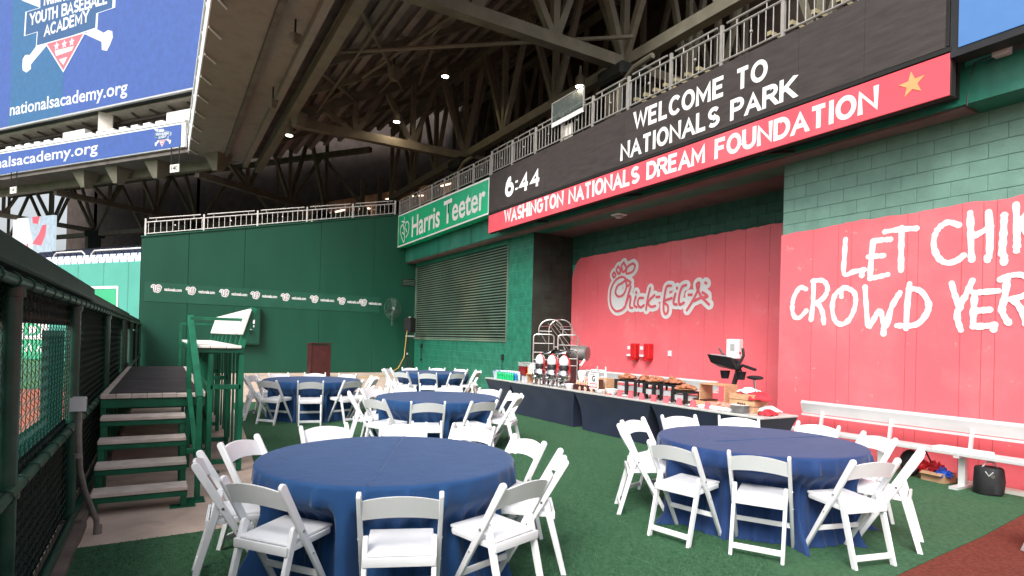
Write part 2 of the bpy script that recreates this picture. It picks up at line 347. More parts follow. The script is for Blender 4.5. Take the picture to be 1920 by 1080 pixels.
GL = {'A':(1,[[(0,0),(.5,1),(1,0)],[(.2,.3),(.8,.3)]]),'B':(.9,[[(0,0),(0,1)],[(0,1),(.5,1)]+_arc(.5,.76,.4,.24,90,-90)+[(0,.52)],[(.5,.52)]+_arc(.5,.26,.45,.26,90,-90)+[(0,0)]]),
'C':(.95,[_arc(.5,.5,.5,.5,40,320,16)]),'D':(.95,[[(0,0),(0,1),(.4,1)]+_arc(.4,.5,.55,.5,90,-90,12)+[(0,0)]]),'E':(.78,[[(.8,1),(0,1),(0,0),(.8,0)],[(0,.52),(.7,.52)]]),
'F':(.75,[[(.8,1),(0,1),(0,0)],[(0,.5),(.7,.5)]]),'G':(1,[_arc(.5,.5,.5,.5,40,360,18)+[(.55,.5)]]),'H':(.92,[[(0,0),(0,1)],[(.9,0),(.9,1)],[(0,.52),(.9,.52)]]),'I':(.12,[[(.06,0),(.06,1)]]),
'K':(.9,[[(0,0),(0,1)],[(.88,1),(0,.42)],[(.28,.6),(.92,0)]]),'L':(.72,[[(0,1),(0,0),(.75,0)]]),'M':(1.15,[[(0,0),(0,1),(.55,.2),(1.1,1),(1.1,0)]]),'N':(.95,[[(0,0),(0,1),(.92,0),(.92,1)]]),
'O':(1.02,[_arc(.5,.5,.5,.5,90,450,24)]),'P':(.85,[[(0,0),(0,1),(.5,1)]+_arc(.5,.73,.36,.27,90,-90)+[(0,.46)]]),'R':(.9,[[(0,0),(0,1),(.5,1)]+_arc(.5,.74,.36,.26,90,-90)+[(0,.48)],[(.45,.48),(.9,0)]]),
'S':(.82,[_arc(.42,.74,.38,.26,30,270,10)+_arc(.42,.24,.40,.24,90,-150,10)]),'T':(.85,[[(-.02,1),(.87,1)],[(.425,1),(.425,0)]]),'U':(.9,[[(0,1),(0,.35)]+_arc(.44,.35,.44,.35,180,360,12)+[(.88,1)]]),
'W':(1.4,[[(0,1),(.34,0),(.7,.95),(1.06,0),(1.4,1)]]),'Y':(.95,[[(0,1),(.475,.48),(.95,1)],[(.475,.48),(.475,0)]]),'6':(.85,[_arc(.42,.32,.4,.32,90,450,18),[(.03,.38),(.12,.7),(.35,.95),(.6,1.0)]]),'4':(.9,[[(.65,0),(.65,1),(0,.3),(.9,.3)]]),
':':(.14,[[(.07,.12),(.07,.26)],[(.07,.6),(.07,.74)]]),'1':(.4,[[(0,.8),(.3,1),(.3,0)]]),'0':(.85,[_arc(.42,.5,.42,.5,90,450,20)]),'3':(.8,[_arc(.38,.74,.36,.26,150,-80,9)+_arc(.38,.25,.4,.26,80,-150,10)]),' ':(.45,[])}
def sans(name, s, fr, p0, p1, h0, h1, wt_, lift, material, parent, gap=.26):
    """squared sans capitals: cap height h0 at the left end, h1 at the right end, stroke width wt_ (fraction of height)"""
    adv = []; x = 0
    for c in s: adv.append(x); x += GL[c][0]+gap+wt_*.6
    tot = x-gap-wt_*.6; P0 = V(p0); L = V(p1)-P0; o, a, b, nr = fr; k = 0
    for c, x0 in zip(s, adv):
        mb = MB()
        if not GL[c][1]: continue
        for st in GL[c][1]:
            q = [V((x0+u+wt_*.3, wt_*.5+v*(1-wt_))) for u, v in st]; n = len(q); hw = wt_/2; Ls = []; Rs = []
            closed = (q[0]-q[-1]).length < 1e-4
            sx = L.x/tot/h0                     # horizontal squeeze of the glyphs
            for i in range(n):
                dp = q[i]-q[i-1] if i > 0 else (q[-1]-q[-2] if closed else q[1]-q[0]); dn = q[i+1]-q[i] if i < n-1 else (q[1]-q[0] if closed else q[-1]-q[-2])
                dp = V((dp.x*sx, dp.y)).normalized(); dn = V((dn.x*sx, dn.y)).normalized(); n1 = V((-dp.y, dp.x)); n2 = V((-dn.y, dn.x)); mm = (n1+n2)
                mm = mm.normalized() if mm.length > .05 else n1; sc = min(1/max(mm.dot(n1), .3), 1.9)
                Ls.append((q[i], mm*hw*sc)); Rs.append((q[i], -mm*hw*sc))
            if not closed:
                d0 = V(((q[1]-q[0]).x*sx,(q[1]-q[0]).y)).normalized(); d1 = V(((q[-1]-q[-2]).x*sx,(q[-1]-q[-2]).y)).normalized()
                ext = hw*.95 if (abs(d0.x) < .2 or True) else 0
            k += 1; vs = []
            for lst in (Ls, Rs):
                for i, (pt, off) in enumerate(lst):
                    e = V((0,0))
                    if not closed and i in (0, n-1):
                        dd = d0 if i == 0 else d1
                        if abs(dd.y) > .35 and (pt.y < wt_*.7 or pt.y > 1-wt_*.7): e = (-dd if i == 0 else dd)*hw*1.9
                    t = (pt.x)/tot; hh = h0+(h1-h0)*t; bp_ = P0+L*t
                    yy = pt.y+off.y+e.y; ex = off.x+e.x
                    if yy > 1 or yy < 0:                    # trim flush with the cap line, sliding along the stroke
                        lim = 1 if yy > 1 else 0
                        if not closed and i in (0, n-1): dd = d0 if i == 0 else d1; ex -= dd.x/dd.y*(yy-lim) if abs(dd.y) > .35 else 0
                        yy = lim
                    w_ = bp_ + V((ex*hh, yy*hh))
                    vs.append(o+a*w_.x+b*w_.y+nr*(lift+.00035*(k%4)))
            mb.add(vs, [(i, n+i, n+i+1, i+1) for i in range(n-1)])
        mb.build(name, material, parent)
def star_poly(cx, cy, r, r2=None, rot=90, k=5):
    r2 = r2 or r*.4; return [(cx+(r if i%2==0 else r2)*math.cos(R(rot+i*180/k)), cy+(r if i%2==0 else r2)*math.sin(R(rot+i*180/k))) for i in range(2*k)]
_h = bpy.data.curves.new('h', 'FONT'); _h.body = 'H'; _o = bpy.data.objects.new('h', _h); scn.collection.objects.link(_o)
_m = bpy.data.meshes.new_from_object(_o.evaluated_get(bpy.context.evaluated_depsgraph_get())); CAPH = max(v.co.y for v in _m.vertices)-min(v.co.y for v in _m.vertices)
bpy.data.objects.remove(_o); bpy.data.curves.remove(_h); bpy.data.meshes.remove(_m); print('CAPH', CAPH)
LET = [[(-5.144, 3.288), (-5.153, 3.062), (-5.152, 2.764), (-5.006, 2.789), (-4.856, 2.803)], [(-4.891, 2.784), (-4.889, 2.718)], [(-4.737, 3.212), (-4.76, 2.936), (-4.773, 2.665)], [(-4.745, 3.207), (-4.615, 3.207), (-4.5, 3.202)], [(-4.801, 2.987), (-4.701, 2.985), (-4.589, 2.981)], [(-4.773, 2.665), (-4.655, 2.683), (-4.528, 2.705)], [(-4.579, 3.32), (-4.391, 3.324), (-4.164, 3.306)], [(-4.355, 3.345), (-4.356, 3.026), (-4.353, 2.75)], [(-3.665, 3.273), (-3.794, 3.33), (-3.912, 3.248), (-3.954, 3.079), (-3.906, 2.898), (-3.806, 2.801), (-3.688, 2.813), (-3.606, 2.877)], [(-3.544, 3.41), (-3.533, 3.145), (-3.522, 2.851)], [(-3.348, 3.388), (-3.33, 3.116), (-3.331, 2.83)], [(-3.528, 3.101), (-3.428, 3.142), (-3.322, 3.203)], [(-3.515, 2.855), (-3.515, 2.807)], [(-3.354, 2.826), (-3.349, 2.786)], [(-3.186, 3.326), (-3.192, 3.096), (-3.201, 2.844)], [(-3.178, 2.818), (-3.18, 2.736)], [(-3.072, 3.431), (-3.062, 3.191), (-3.055, 2.964), (-3.059, 2.873)], [(-2.868, 3.493), (-2.953, 3.331), (-3.049, 3.144)], [(-3.031, 3.186), (-2.949, 3.062), (-2.876, 2.918)]]
CROWD = [[(-5.761, 2.575), (-5.868, 2.603), (-5.97, 2.45), (-5.992, 2.267), (-5.956, 2.144), (-5.863, 2.121), (-5.746, 2.23)], [(-5.638, 2.701), (-5.634, 2.404), (-5.663, 2.084)], [(-5.653, 2.693), (-5.483, 2.69), (-5.405, 2.568), (-5.462, 2.425), (-5.613, 2.329)], [(-5.567, 2.357), (-5.481, 2.207), (-5.452, 2.031)], [(-5.176, 2.548), (-5.289, 2.446), (-5.323, 2.246), (-5.269, 2.058), (-5.158, 2.008), (-5.046, 2.096), (-4.973, 2.29), (-4.985, 2.458), (-5.084, 2.542), (-5.176, 2.548), (-5.184, 2.426)], [(-4.837, 2.551), (-4.812, 2.256), (-4.776, 1.968), (-4.695, 2.09), (-4.619, 2.201), (-4.543, 1.954), (-4.468, 2.231), (-4.361, 2.437)], [(-4.563, 1.954), (-4.566, 1.86)], [(-4.238, 2.551), (-4.261, 2.263), (-4.271, 1.939)], [(-4.249, 2.49), (-4.1, 2.448), (-3.999, 2.278), (-4.025, 2.128), (-4.149, 1.99), (-4.388, 1.979)], [(-3.732, 2.524), (-3.691, 2.363), (-3.629, 2.202)], [(-3.504, 2.544), (-3.57, 2.369), (-3.65, 2.191), (-3.66, 2.07), (-3.62, 1.92)], [(-3.475, 2.387), (-3.483, 2.162), (-3.487, 1.96)], [(-3.485, 2.388), (-3.366, 2.393), (-3.235, 2.397)], [(-3.481, 2.157), (-3.313, 2.168)], [(-3.487, 1.96), (-3.358, 1.966), (-3.258, 1.981)], [(-3.269, 1.97), (-3.27, 1.919)], [(-3.143, 2.54), (-3.164, 2.313), (-3.189, 2.153), (-3.121, 2.003)], [(-3.211, 2.534), (-3.103, 2.578), (-2.987, 2.569), (-2.904, 2.478), (-2.937, 2.346), (-3.098, 2.287)], [(-3.08, 2.286), (-3.005, 2.17), (-2.949, 1.99)]]
CFA = [[(-11.725, 3.177), (-11.58, 3.263), (-11.709, 3.346), (-11.969, 3.269), (-12.149, 3.029), (-12.135, 2.668), (-11.939, 2.474), (-11.688, 2.496), (-11.608, 2.556)], [(-11.581, 3.288), (-11.535, 3.084), (-11.648, 2.888), (-11.84, 2.843), (-11.957, 2.961), (-11.879, 3.124), (-11.725, 3.177)], [(-11.542, 3.26), (-11.378, 3.175), (-11.492, 3.088)], [(-12.034, 3.492), (-12.089, 3.429), (-12.029, 3.356), (-11.963, 3.419), (-12.034, 3.492)], [(-11.87, 3.635), (-11.939, 3.54), (-11.834, 3.43), (-11.782, 3.526), (-11.87, 3.635)], [(-11.662, 3.711), (-11.747, 3.616), (-11.669, 3.461), (-11.564, 3.562), (-11.662, 3.711)], [(-11.311, 3.654), (-11.511, 3.586), (-11.548, 3.421), (-11.319, 3.449), (-11.235, 3.575), (-11.311, 3.654)], [(-11.374, 3.073), (-11.483, 2.825), (-11.581, 2.544)], [(-11.556, 2.609), (-11.429, 2.822), (-11.364, 2.783), (-11.393, 2.566), (-11.286, 2.534)], [(-11.181, 2.81), (-11.237, 2.615), (-11.13, 2.539)], [(-11.17, 2.924), (-11.158, 2.901)], [(-10.908, 2.761), (-11.05, 2.76), (-11.097, 2.627), (-11.002, 2.534), (-10.877, 2.583)], [(-10.678, 2.986), (-10.749, 2.753), (-10.798, 2.475)], [(-10.527, 2.811), (-10.73, 2.654), (-10.643, 2.539), (-10.484, 2.551)], [(-10.458, 2.763), (-10.354, 2.761)], [(-9.989, 3.0), (-10.125, 2.992), (-10.179, 2.827), (-10.215, 2.524), (-10.173, 2.361), (-10.082, 2.385), (-10.078, 2.536), (-10.219, 2.643), (-9.957, 2.715)], [(-9.849, 2.809), (-9.9, 2.596), (-9.797, 2.559)], [(-9.809, 2.945), (-9.8, 2.925)], [(-9.53, 2.986), (-9.657, 2.945), (-9.736, 2.704), (-9.709, 2.555), (-9.581, 2.592)], [(-9.447, 2.761), (-9.355, 2.759)], [(-9.491, 2.417), (-9.33, 2.62), (-9.174, 2.867), (-9.15, 3.008), (-9.218, 2.981), (-9.173, 2.835), (-9.047, 2.671), (-8.865, 2.522)], [(-9.288, 2.618), (-9.107, 2.674), (-8.91, 2.695), (-9.051, 2.796)], [(-8.978, 3.005), (-8.95, 2.984)]]
EM = {'plate': [(12.804, 21.514), (12.769, 20.837), (14.157, 20.874), (14.231, 19.472), (12.949, 19.465), (13.014, 18.633), (10.413, 18.576), (7.455, 18.652), (7.414, 19.457), (6.01, 19.48), (6.003, 20.297), (12.815, 21.733)], 'tri': [(11.972, 18.536), (8.494, 18.508), (10.285, 16.706)], 'tri_in': [(11.157, 17.989), (9.338, 17.936), (9.526, 17.709), (11.018, 17.648)], 'tri_in2': [(10.73, 17.388), (9.931, 17.412), (10.283, 16.999)], 'teal': [(15.885, 22.827), (15.698, 15.871), (15.903, 14.337), (10.375, 14.442), (10.656, 21.7)], 'boneL': [(12.964, 18.71), (11.972, 18.536), (13.633, 17.597), (13.618, 17.322), (14.071, 17.175), (14.453, 17.367), (14.505, 17.628), (14.491, 18.066), (14.222, 18.274), (13.756, 18.195)], 'boneR': [(8.494, 18.508), (7.453, 18.622), (6.725, 18.234), (6.34, 18.313), (5.996, 18.2), (5.933, 17.839), (6.147, 17.478), (6.41, 17.173), (6.837, 17.297), (6.891, 17.76)], 'boneT': [(15.275, 22.14), (12.827, 21.951), (12.77, 20.858), (14.685, 21.685)], 't1': [(12.361, 20.905), (9.51, 20.724)], 't2': [(13.758, 19.965), (6.488, 19.797)], 't3': [(12.263, 19.016), (8.117, 19.104)], 'url': [(15.733, 14.761), (4.571, 14.507)], 'stars': [(10.996, 18.226), (10.259, 18.212), (9.552, 18.213)]}
LED = {'welcome': [(-8.958, 5.849), (-6.021, 5.789), (-6.087, 6.108)], 'park': [(-9.322, 5.343), (-5.517, 5.35), (-5.559, 5.637)], 'clock': [(-14.078, 5.51), (-12.422, 5.509), (-12.443, 5.954)], 'wndf': [(-14.072, 4.837), (-4.279, 4.761), (-4.319, 5.091)], 'ht': [(-21.278, 5.408), (-15.25, 5.333), (-15.35, 5.912)], 'star': [(-3.944, 4.897), (-3.786, 4.974), (-3.961, 5.085)]}


# ================================================================== GROUND
mb = MB(); mb.add([(-90,-60,-.02),(60,-60,-.02),(60,60,-.02),(-90,60,-.02)], [(0,1,2,3)])
struct(mb.build('ground', m_dirt))
mb = MB(); mb.add([(-90,60,-.012),(-90,20.4,-.012),(-.9,20.4,-.012),(-.9,24,-.012),(-.5,60,-.012)], [(0,1,2,3,4)]); 
mb.add([(-90,20.39,-.012),(-90,-60,-.012),(-30,-60,-.012),(-30,20.39,-.012)], [(0,1,2,3)])
struct(mb.build('outfield_grass', m_grass))
# concrete apron, rising gently towards the far wall
mb = MB()
ys = [-4, 15, 22.9]
for i, (y, z) in enumerate(((-4,0),(15,0),(22.9,.24))): mb.v += [(-.62,y,z),(10.3,y,z)]
mb.f += [(0,1,3,2),(2,3,5,4)]
struct(mb.build('concrete_pavement', m_conc))
# turf
edge = [(-.50,5.40),(-.1,5.41),(.45,5.44),(.70,5.60),(.90,6.0),(.99,6.9),(1.06,8.3),(1.13,9.2),(1.30,12),(1.36,13.6),(1.44,15.2)]
poly = [(-.52,-4),(-.52,4.9)]+edge+[(5.2,15.4),(8.8,15.3),(8.8,13.92),(10.18,13.9),(10.18,6.25),(8.8,6.22),(8.8,2.6)]
curve = [(7.6,2.52),(6.3,2.38),(5.3,2.31),(4.55,2.25),(4.1,1.9),(3.9,1.0),(3.9,-4)]
poly += curve
mb = MB(); n = len(poly); mb.v = [(x,y,.014) for x, y in poly]+[(x,y,-.001) for x, y in poly]
mb.f = [tuple(range(n-1,-1,-1))]+[(i,(i+1)%n,n+(i+1)%n,n+i) for i in range(n)]
struct(mb.build('artificial_turf', m_turf))
mb = MB(); pp = [(3.9,-4)]+[(x,y-.004) for x, y in curve[::-1][1:]]+[(8.8,2.59),(8.8,-4)]
mb.v = [(x,y,.011) for x, y in pp]; mb.f = [tuple(range(len(pp)))]
struct(mb.build('red_infield_turf', m_redturf))
for i, (pa, pb) in enumerate((((1.15,9.55),(8.79,9.9)),((-.48,1.6),(3.89,1.45)),((3.2,2.3),(2.2,15.1)))):
    mb = MB(); d_ = (V(pb)-V(pa)).normalized(); e_ = V((-d_.y,d_.x))*.006; q0, q1 = V(pa), V(pb)
    mb.add([(q0.x-e_.x,q0.y-e_.y,.0145),(q1.x-e_.x,q1.y-e_.y,.0145),(q1.x+e_.x,q1.y+e_.y,.0145),(q0.x+e_.x,q0.y+e_.y,.0145),(q0.x-e_.x,q0.y-e_.y,.019),(q1.x-e_.x,q1.y-e_.y,.019),(q1.x+e_.x,q1.y+e_.y,.019),(q0.x+e_.x,q0.y+e_.y,.019)], [(0,3,2,1),(4,5,6,7),(0,1,5,4),(1,2,6,5),(2,3,7,6),(3,0,4,7)])
    struct(mb.build('turf_seam', m_blade))
# blades of the nearer turf and the frayed edge: one mass nobody could count
def blades(name, n, gen, col, h0, h1, z):
    mb = MB()
    for _ in range(n):
        x, y = gen(); a = random.uniform(0, 6.28); hh = random.uniform(h0, h1); dx, dy = math.cos(a)*.003, math.sin(a)*.003; lx, ly = random.uniform(-.012,.012), random.uniform(-.012,.012)
        k = len(mb.v); mb.v += [(x-dx,y-dy,z),(x+dx,y+dy,z),(x+lx,y+ly,z+hh)]; mb.f.append((k,k+1,k+2))
    o = mb.build(name, col); o['kind'] = 'stuff'; o['label'] = 'short artificial grass blades in the foreground'; o['category'] = 'grass'; return o
def inside(x, y):
    c = False; j = len(poly)-1
    for i in range(len(poly)):
        xi, yi = poly[i]; xj, yj = poly[j]
        if (yi > y) != (yj > y) and x < (xj-xi)*(y-yi)/(yj-yi)+xi: c = not c
        j = i
    return c
def g1():
    while True:
        y = 2.0+8*random.random()**1.7; x = random.uniform(-.5, 1.0+y*1.05)
        if inside(x, y): return x, y
o = blades('turf_blades', 150000, g1, m_blade, .008, .02, .012)
# ragged concrete kerb under the fence
mb = MB(); prev = None; y = -2.0
pts = []
while y < 22.6:
    pts.append((y, -.50+random.uniform(-.012,.012))); y += random.uniform(.1,.25)
for i in range(len(pts)-1):
    (y0,x0),(y1,x1) = pts[i], pts[i+1]
    mb.add([(-.78,y0,.0),(x0,y0,.0),(x0,y0,.06),(-.78,y0,.065),(-.78,y1,.0),(x1,y1,.0),(x1,y1,.06),(-.78,y1,.065)], [(1,5,6,2),(2,6,7,3)])
struct(mb.build('fence_kerb', m_concd))

# ================================================================== FAR WALL (end of the seating area)
FY = 22.75
wt = lambda x: 4.67+(x+.62)*.2125     # its top rises to the right
fw_ = thing('outfield_wall', 'tall dark green wall at the far end with a sloping top', 'wall')
xs = [-.63, .72, 2.45, 5.05, 7.1, 8.85]
for i in range(5):
    a, b = xs[i]+.004, xs[i+1]-.004
    mb = MB(); mb.prism([(a,.235),(b,.235),(b,wt(b)),(a,wt(a))], fy(FY), -.3, 0)
    mb.build('wall_panel', m_fwall, fw_, bevel=.008)
mb = MB(); mb.prism([(-.66,.2),(9.0,.2),(9.0,wt(9.0)-.01),(-.66,wt(-.66)-.01)], fy(FY+.3), -.15, 0)
mb.build('backing', m_dark, fw_)
mb = MB()
mb.prism([(-.66,wt(-.66)+.003),(8.87,wt(8.87)+.003),(8.87,wt(8.87)+.06),(-.66,wt(-.66)+.06)], fy(FY-.03), -.5, 0); mb.build('coping', m_fwall, fw_, bevel=.01)
# the pale strip of repeated emblems
ban = thing('emblem_banner', 'long green banner strip with eight curly W emblems and web addresses on the far wall', 'banner', (0,0,0))
mb = MB(); mb.prism([(-.52,2.60),(7.35,2.585),(7.35,3.19),(-.52,3.24)], fy(FY-.012), -.006, 0)
mb.build('strip', mat('banner_green', (.009, .083, .05), .5, .12, 1.5, .1, 20), ban)
bx = [-.20, .78, 1.78, 2.76, 3.75, 4.77, 5.78, 6.82]
bx = [272+0]*0 or [-.18, .82, 1.84, 2.83, 3.84, 4.86, 5.87, 6.70]
def wlogo(cx, cy, r, parent, fr):
    S = [[(-1,.35),(-.75,.75),(-.45,.6),(-.5,0),(-.35,-.7),(-.05,-.45),(.02,.2),(-.1,.6)],[(-.05,-.4),(.2,-.8),(.55,-.5),(.75,.1),(.6,.7),(.3,.8),(.2,.45),(.5,.2),(.85,.45)]]
    sc = lambda S: [[(cx+x*r, cy+y*r) for x, y in st] for st in S]
    strokes('emblem', sc(S), fr, r*.52, .0003, m_wpaint, parent)
    strokes('emblem_inlay', sc(S), fr, r*.11, .0050, mat('inlay', (.12,.03,.05)) if 'inlay' not in bpy.data.materials else bpy.data.materials['inlay'], parent)
for i, cx in enumerate(bx):
    cy = 3.035-.012*i
    wlogo(cx, cy, .135, ban, fy(FY-.0135))
    text('lettering', 'nationals.com', fy(FY-.0135), (cx+.22, cy-.055), (cx+.22+.50, cy-.06), .10, .0006, m_wpaint, ban, bold=.03)
# small louvre on the far wall
vt = thing('wall_vent', 'small slatted vent high on the far wall beside the louvre', 'vent')
mb = MB(); mb.prism([(8.25,3.72),(8.78,3.72),(8.78,4.0),(8.25,4.0)], fy(FY-.004), 0, .02); mb.build('frame', m_dark, vt)
for k in range(4):
    mb = MB(); mb.box(8.27,8.76,FY-.06,FY-.025,3.75+k*.06,3.775+k*.06); mb.build('slat', m_slat, vt)
# electric cabinet
eb = thing('electrical_cabinet', 'green steel cabinet on the far wall behind the raised bench', 'cabinet')
mb = MB(); mb.box(2.20,3.0,FY-.24,FY-.004,1.24,2.56); mb.build('body', m_fwall, eb, bevel=.01)
mb = MB(); mb.box(2.24,2.965,FY-.262,FY-.243,1.28,2.52); door_ = mb.build('door', m_fwall, eb, bevel=.006)
mb = MB(); mb.box(2.74,2.80,FY-.28,FY-.264,1.98,2.12); mb.box(2.755,2.785,FY-.28,FY-.264,1.86,1.93); mb.build('warning_label', m_white, door_)
mb = MB(); mb.lathe([(.12,0),(.12,.012),(.05,.05)], (2.60,FY-.33,1.76), 14, 1, .6); mb.build('handle', m_grey, door_)
# lectern
lc = thing('lectern', 'tall dark maroon lectern standing by the far green wall', 'lectern', (4.52,20.2,.16), R(4))
mb = MB(); mb.box(-.34,.34,-.22,.22,0,.05); mb.build('plinth', m_maroon, lc, bevel=.01)
mb = MB(); mb.box(-.29,.33,-.2,.2,.05,1.16); mb.build('body', m_maroon, lc, bevel=.012)
mb = MB(); mb.box(-.335,-.292,-.21,.21,.05,1.2); mb.build('side_panel', m_maroon, lc, bevel=.006)
mb = MB(); mb.add([(-.36,-.25,1.20),(.36,-.25,1.20),(.36,.24,1.17),(-.36,.24,1.17),(-.36,-.25,1.23),(.36,-.25,1.23),(.36,.24,1.20),(-.36,.24,1.20)],[(0,3,2,1),(4,5,6,7),(0,1,5,4),(1,2,6,5),(2,3,7,6),(3,0,4,7)]); mb.build('top', m_maroon, lc, bevel=.008)
# loudspeaker on a tripod, with its yellow cable
st = thing('speaker_stand', 'black tripod stand in the far corner under the loudspeaker', 'stand', (8.05,21.4,.19))
mb = MB(); mb.tube([(0,0,.35),(0,0,1.6)], .022); mb.build('pole', m_black, st, True)
for a in (20, 140, 260):
    mb = MB(); mb.tube([(0,0,.82),(.5*math.cos(R(a)),.5*math.sin(R(a)),.01)], .016, 6); mb.build('leg', m_black, st)
    mb = MB(); mb.tube([(0,0,.4),(.3*math.cos(R(a)),.3*math.sin(R(a)),.34)], .009, 6); mb.build('brace', m_black, st)
mb = MB(); mb.lathe([(.035,0),(.035,.07)], (0,0,.8), 10); mb.build('collar', m_grey, st)
mb = MB(); mb.box(-.05,.22,-.1,.1,1.48,1.53); mb.build('tray', m_grey, st)
sp = thing('loudspeaker', 'black loudspeaker with a grey handle on the tripod stand', 'speaker', (8.12,21.4,1.83), R(25))
mb = MB(); mb.box(-.15,.15,-.16,.16,0,.56); cab_ = mb.build('cabinet', m_black, sp, bevel=.02, seg=2)
mb = MB(); mb.box(-.13,.13,-.175,-.161,.03,.53); mb.build('grille', m_dark, cab_)
mb = MB(); mb.ball((-.14,-.12,.58), .05, 10, (1,1,.5)); mb.build('handle', m_grey, sp, True)
mb = MB(); mb.tube([(7.98,21.3,1.9),(7.93,21.3,1.4),(7.85,21.2,.9),(7.6,21.1,.5),(7.1,21,.23),(6.6,20.95,.195),(6.1,20.9,.185),(5.7,20.95,.18)], .016, 6)
tag(mb.build('cable', mat('yellow_cable', (.55,.36,.08), .5), None, True), 'yellow cable hanging from the loudspeaker and running along the ground', 'cable')
# round wall fan
fn = thing('wall_fan', 'large round caged green fan mounted high in the far corner', 'fan', (7.75,22.2,2.75), R(20))
mb = MB()
for rr_ in (.42,.415,.30,.18): mb.tube([(rr_*math.cos(R(a)), -.02 if rr_<.4 else .06, rr_*math.sin(R(a))) for a in range(0,361,15)], .006, 5, False)
for a in range(0,360,10): mb.tube([(.07*math.cos(R(a)),-.05,.07*math.sin(R(a))),(.30*math.cos(R(a)),-.03,.30*math.sin(R(a))),(.42*math.cos(R(a)),.05,.42*math.sin(R(a)))], .0035, 4, False)
mfan = mat('fan_grey_green', (.10,.17,.13), .4, .2, metal=.4)
mb.build('guard', mfan, fn, True)
for a in (90,210,330):
    mb = MB(); vs = []
    for k in range(7):
        rr_ = .06+.32*k/6
        for s_ in (-1,1):
            ang = R(a)+s_*(.45-.02*k); vs.append((rr_*math.cos(ang), .02+.03*s_, rr_*math.sin(ang)))
    mb.add(vs, [(2*k,2*k+1,2*k+3,2*k+2) for k in range(6)]); mb.build('blade', mfan, fn)
mb = MB(); mb.ball((0,.02,0), .07, 12); mb.build('motor', m_grey, fn, True)
mb = MB(); mb.bar((0,.08,0),(.05,.5,-.1),.06,.06); mb.bar((.02,.1,-.05),(.05,.15,-.65),.05,.05); mb.build('bracket', mfan, fn)

# ================================================================== LOUVRE WALL, RECESS AND RED WALL (right side)
WX, RX = 8.85, 10.2
Y0L, YCOL, YP, YR = FY, 15.27, 13.92, 6.23     # louvre end, column start, pier corner, right section corner
WT = 4.66
lw = thing('louvre_wall', 'green painted block wall with a large louvre opening below the supermarket sign', 'wall')
mb = MB(); mb.box(WX+.006, WX+.4, YCOL+.0, FY, 0, 1.60); mb.box(WX+.006, WX+.4, YP+.01, YCOL-.001, 0, WT); mb.build('backing', m_mortar, lw)
mb = MB(); mb.box(WX+.06, WX+.1, YCOL, FY, 1.60, WT); mb.build('dark_gap_sheet', m_dark, lw)  # dark sheet standing in for the shade between the slats
CH, CL = .2032, .4064
def block_proto(l): 
    mb = MB(); mb.box(0, .1, 0, l-.007, 0, CH-.007); return mb
pcache = {}
def put_block(name, l, m_, parent, loc, jit=.003):
    k = (round(l,3), m_.name)
    lo = (loc[0]-random.uniform(0,jit), loc[1]+.004, loc[2]+.004)
    if k not in pcache:
        o = block_proto(l).build(name, m_, parent, bevel=.004, loc=lo); pcache[k] = o; return o
    return share(pcache[k], name, parent, lo)
def courses(parent, m_, X, y0, y1, z0, z1, phase=0):
    k = int(round(z0/CH)); n = 0
    while k*CH < z1-.05:
        off = (CL/2 if k%2 else 0)+phase
        y = y0; nxt = y0-((y0-off)%CL)+CL
        while y < y1-.02:
            e = min(nxt, y1)
            if e-y > .03: put_block('block', e-y, m_, parent, (X, y, k*CH)); n += 1
            y = e; nxt += CL
        k += 1
    return n
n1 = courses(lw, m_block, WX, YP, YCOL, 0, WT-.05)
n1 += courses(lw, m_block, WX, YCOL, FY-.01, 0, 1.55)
# louvre
lv = thing('wall_louvre', 'big dark green louvre of long horizontal slats in the block wall', 'louvre')
mb = MB(); mb.box(WX-.03,WX+.05,YCOL+.0,YCOL+.05,1.63,4.5); mb.build('frame', m_slat, lv)
mb = MB(); mb.box(WX-.03,WX+.05,FY-.06,FY-.01,1.63,4.5); mb.build('frame', m_slat, lv)
mb = MB(); mb.box(WX-.035,WX+.05,YCOL,FY-.01,4.5,WT-.01); mb.build('frame', m_block, lv)
mb = MB(); mb.box(WX-.035,WX+.05,YCOL,FY-.01,1.58,1.63); mb.build('sill', m_slat, lv)
NS = 33; pitch = (4.5-1.64)/NS; first = None
for k in range(NS):
    if first is None:
        mb = MB(); z = 0; mb.add([(WX-.02,YCOL+.052,z),(WX+.045,YCOL+.052,z+.028),(WX+.045,FY-.062,z+.028),(WX-.02,FY-.062,z),
            (WX-.02,YCOL+.052,z+.036),(WX+.045,YCOL+.052,z+.040),(WX+.045,FY-.062,z+.040),(WX-.02,FY-.062,z+.036)], [(0,3,2,1),(4,5,6,7),(0,1,5,4),(1,2,6,5),(2,3,7,6),(3,0,4,7)])
        first = mb.build('slat', m_slat, lv, loc=(0,0,1.645))
    else: share(first, 'slat', lv, (random.uniform(-.002,.002),0,1.645+k*pitch))
# sockets with hanging leads
for (y, z0, lab) in ((21.9,1.25,'black wall socket with a hanging lead below the far end of the louvre'),(15.45,1.05,'black wall socket with a hanging lead behind the drink bottles')):
    s_ = thing('wall_socket', lab, 'socket')
    mb = MB(); mb.box(WX-.06,WX-.004,y-.05,y+.05,z0-.02,z0+.16); mb.build('box', m_black, s_, bevel=.006)
    mb = MB(); mb.tube([(WX-.04,y,z0),(WX-.05,y+.01,z0-.2),(WX-.045,y-.01,z0-.4)], .008, 6); mb.ball((WX-.05,y-.01,z0-.46),.06,10,(.6,1.2,.7)); mb.build('lead', m_black, s_, True)
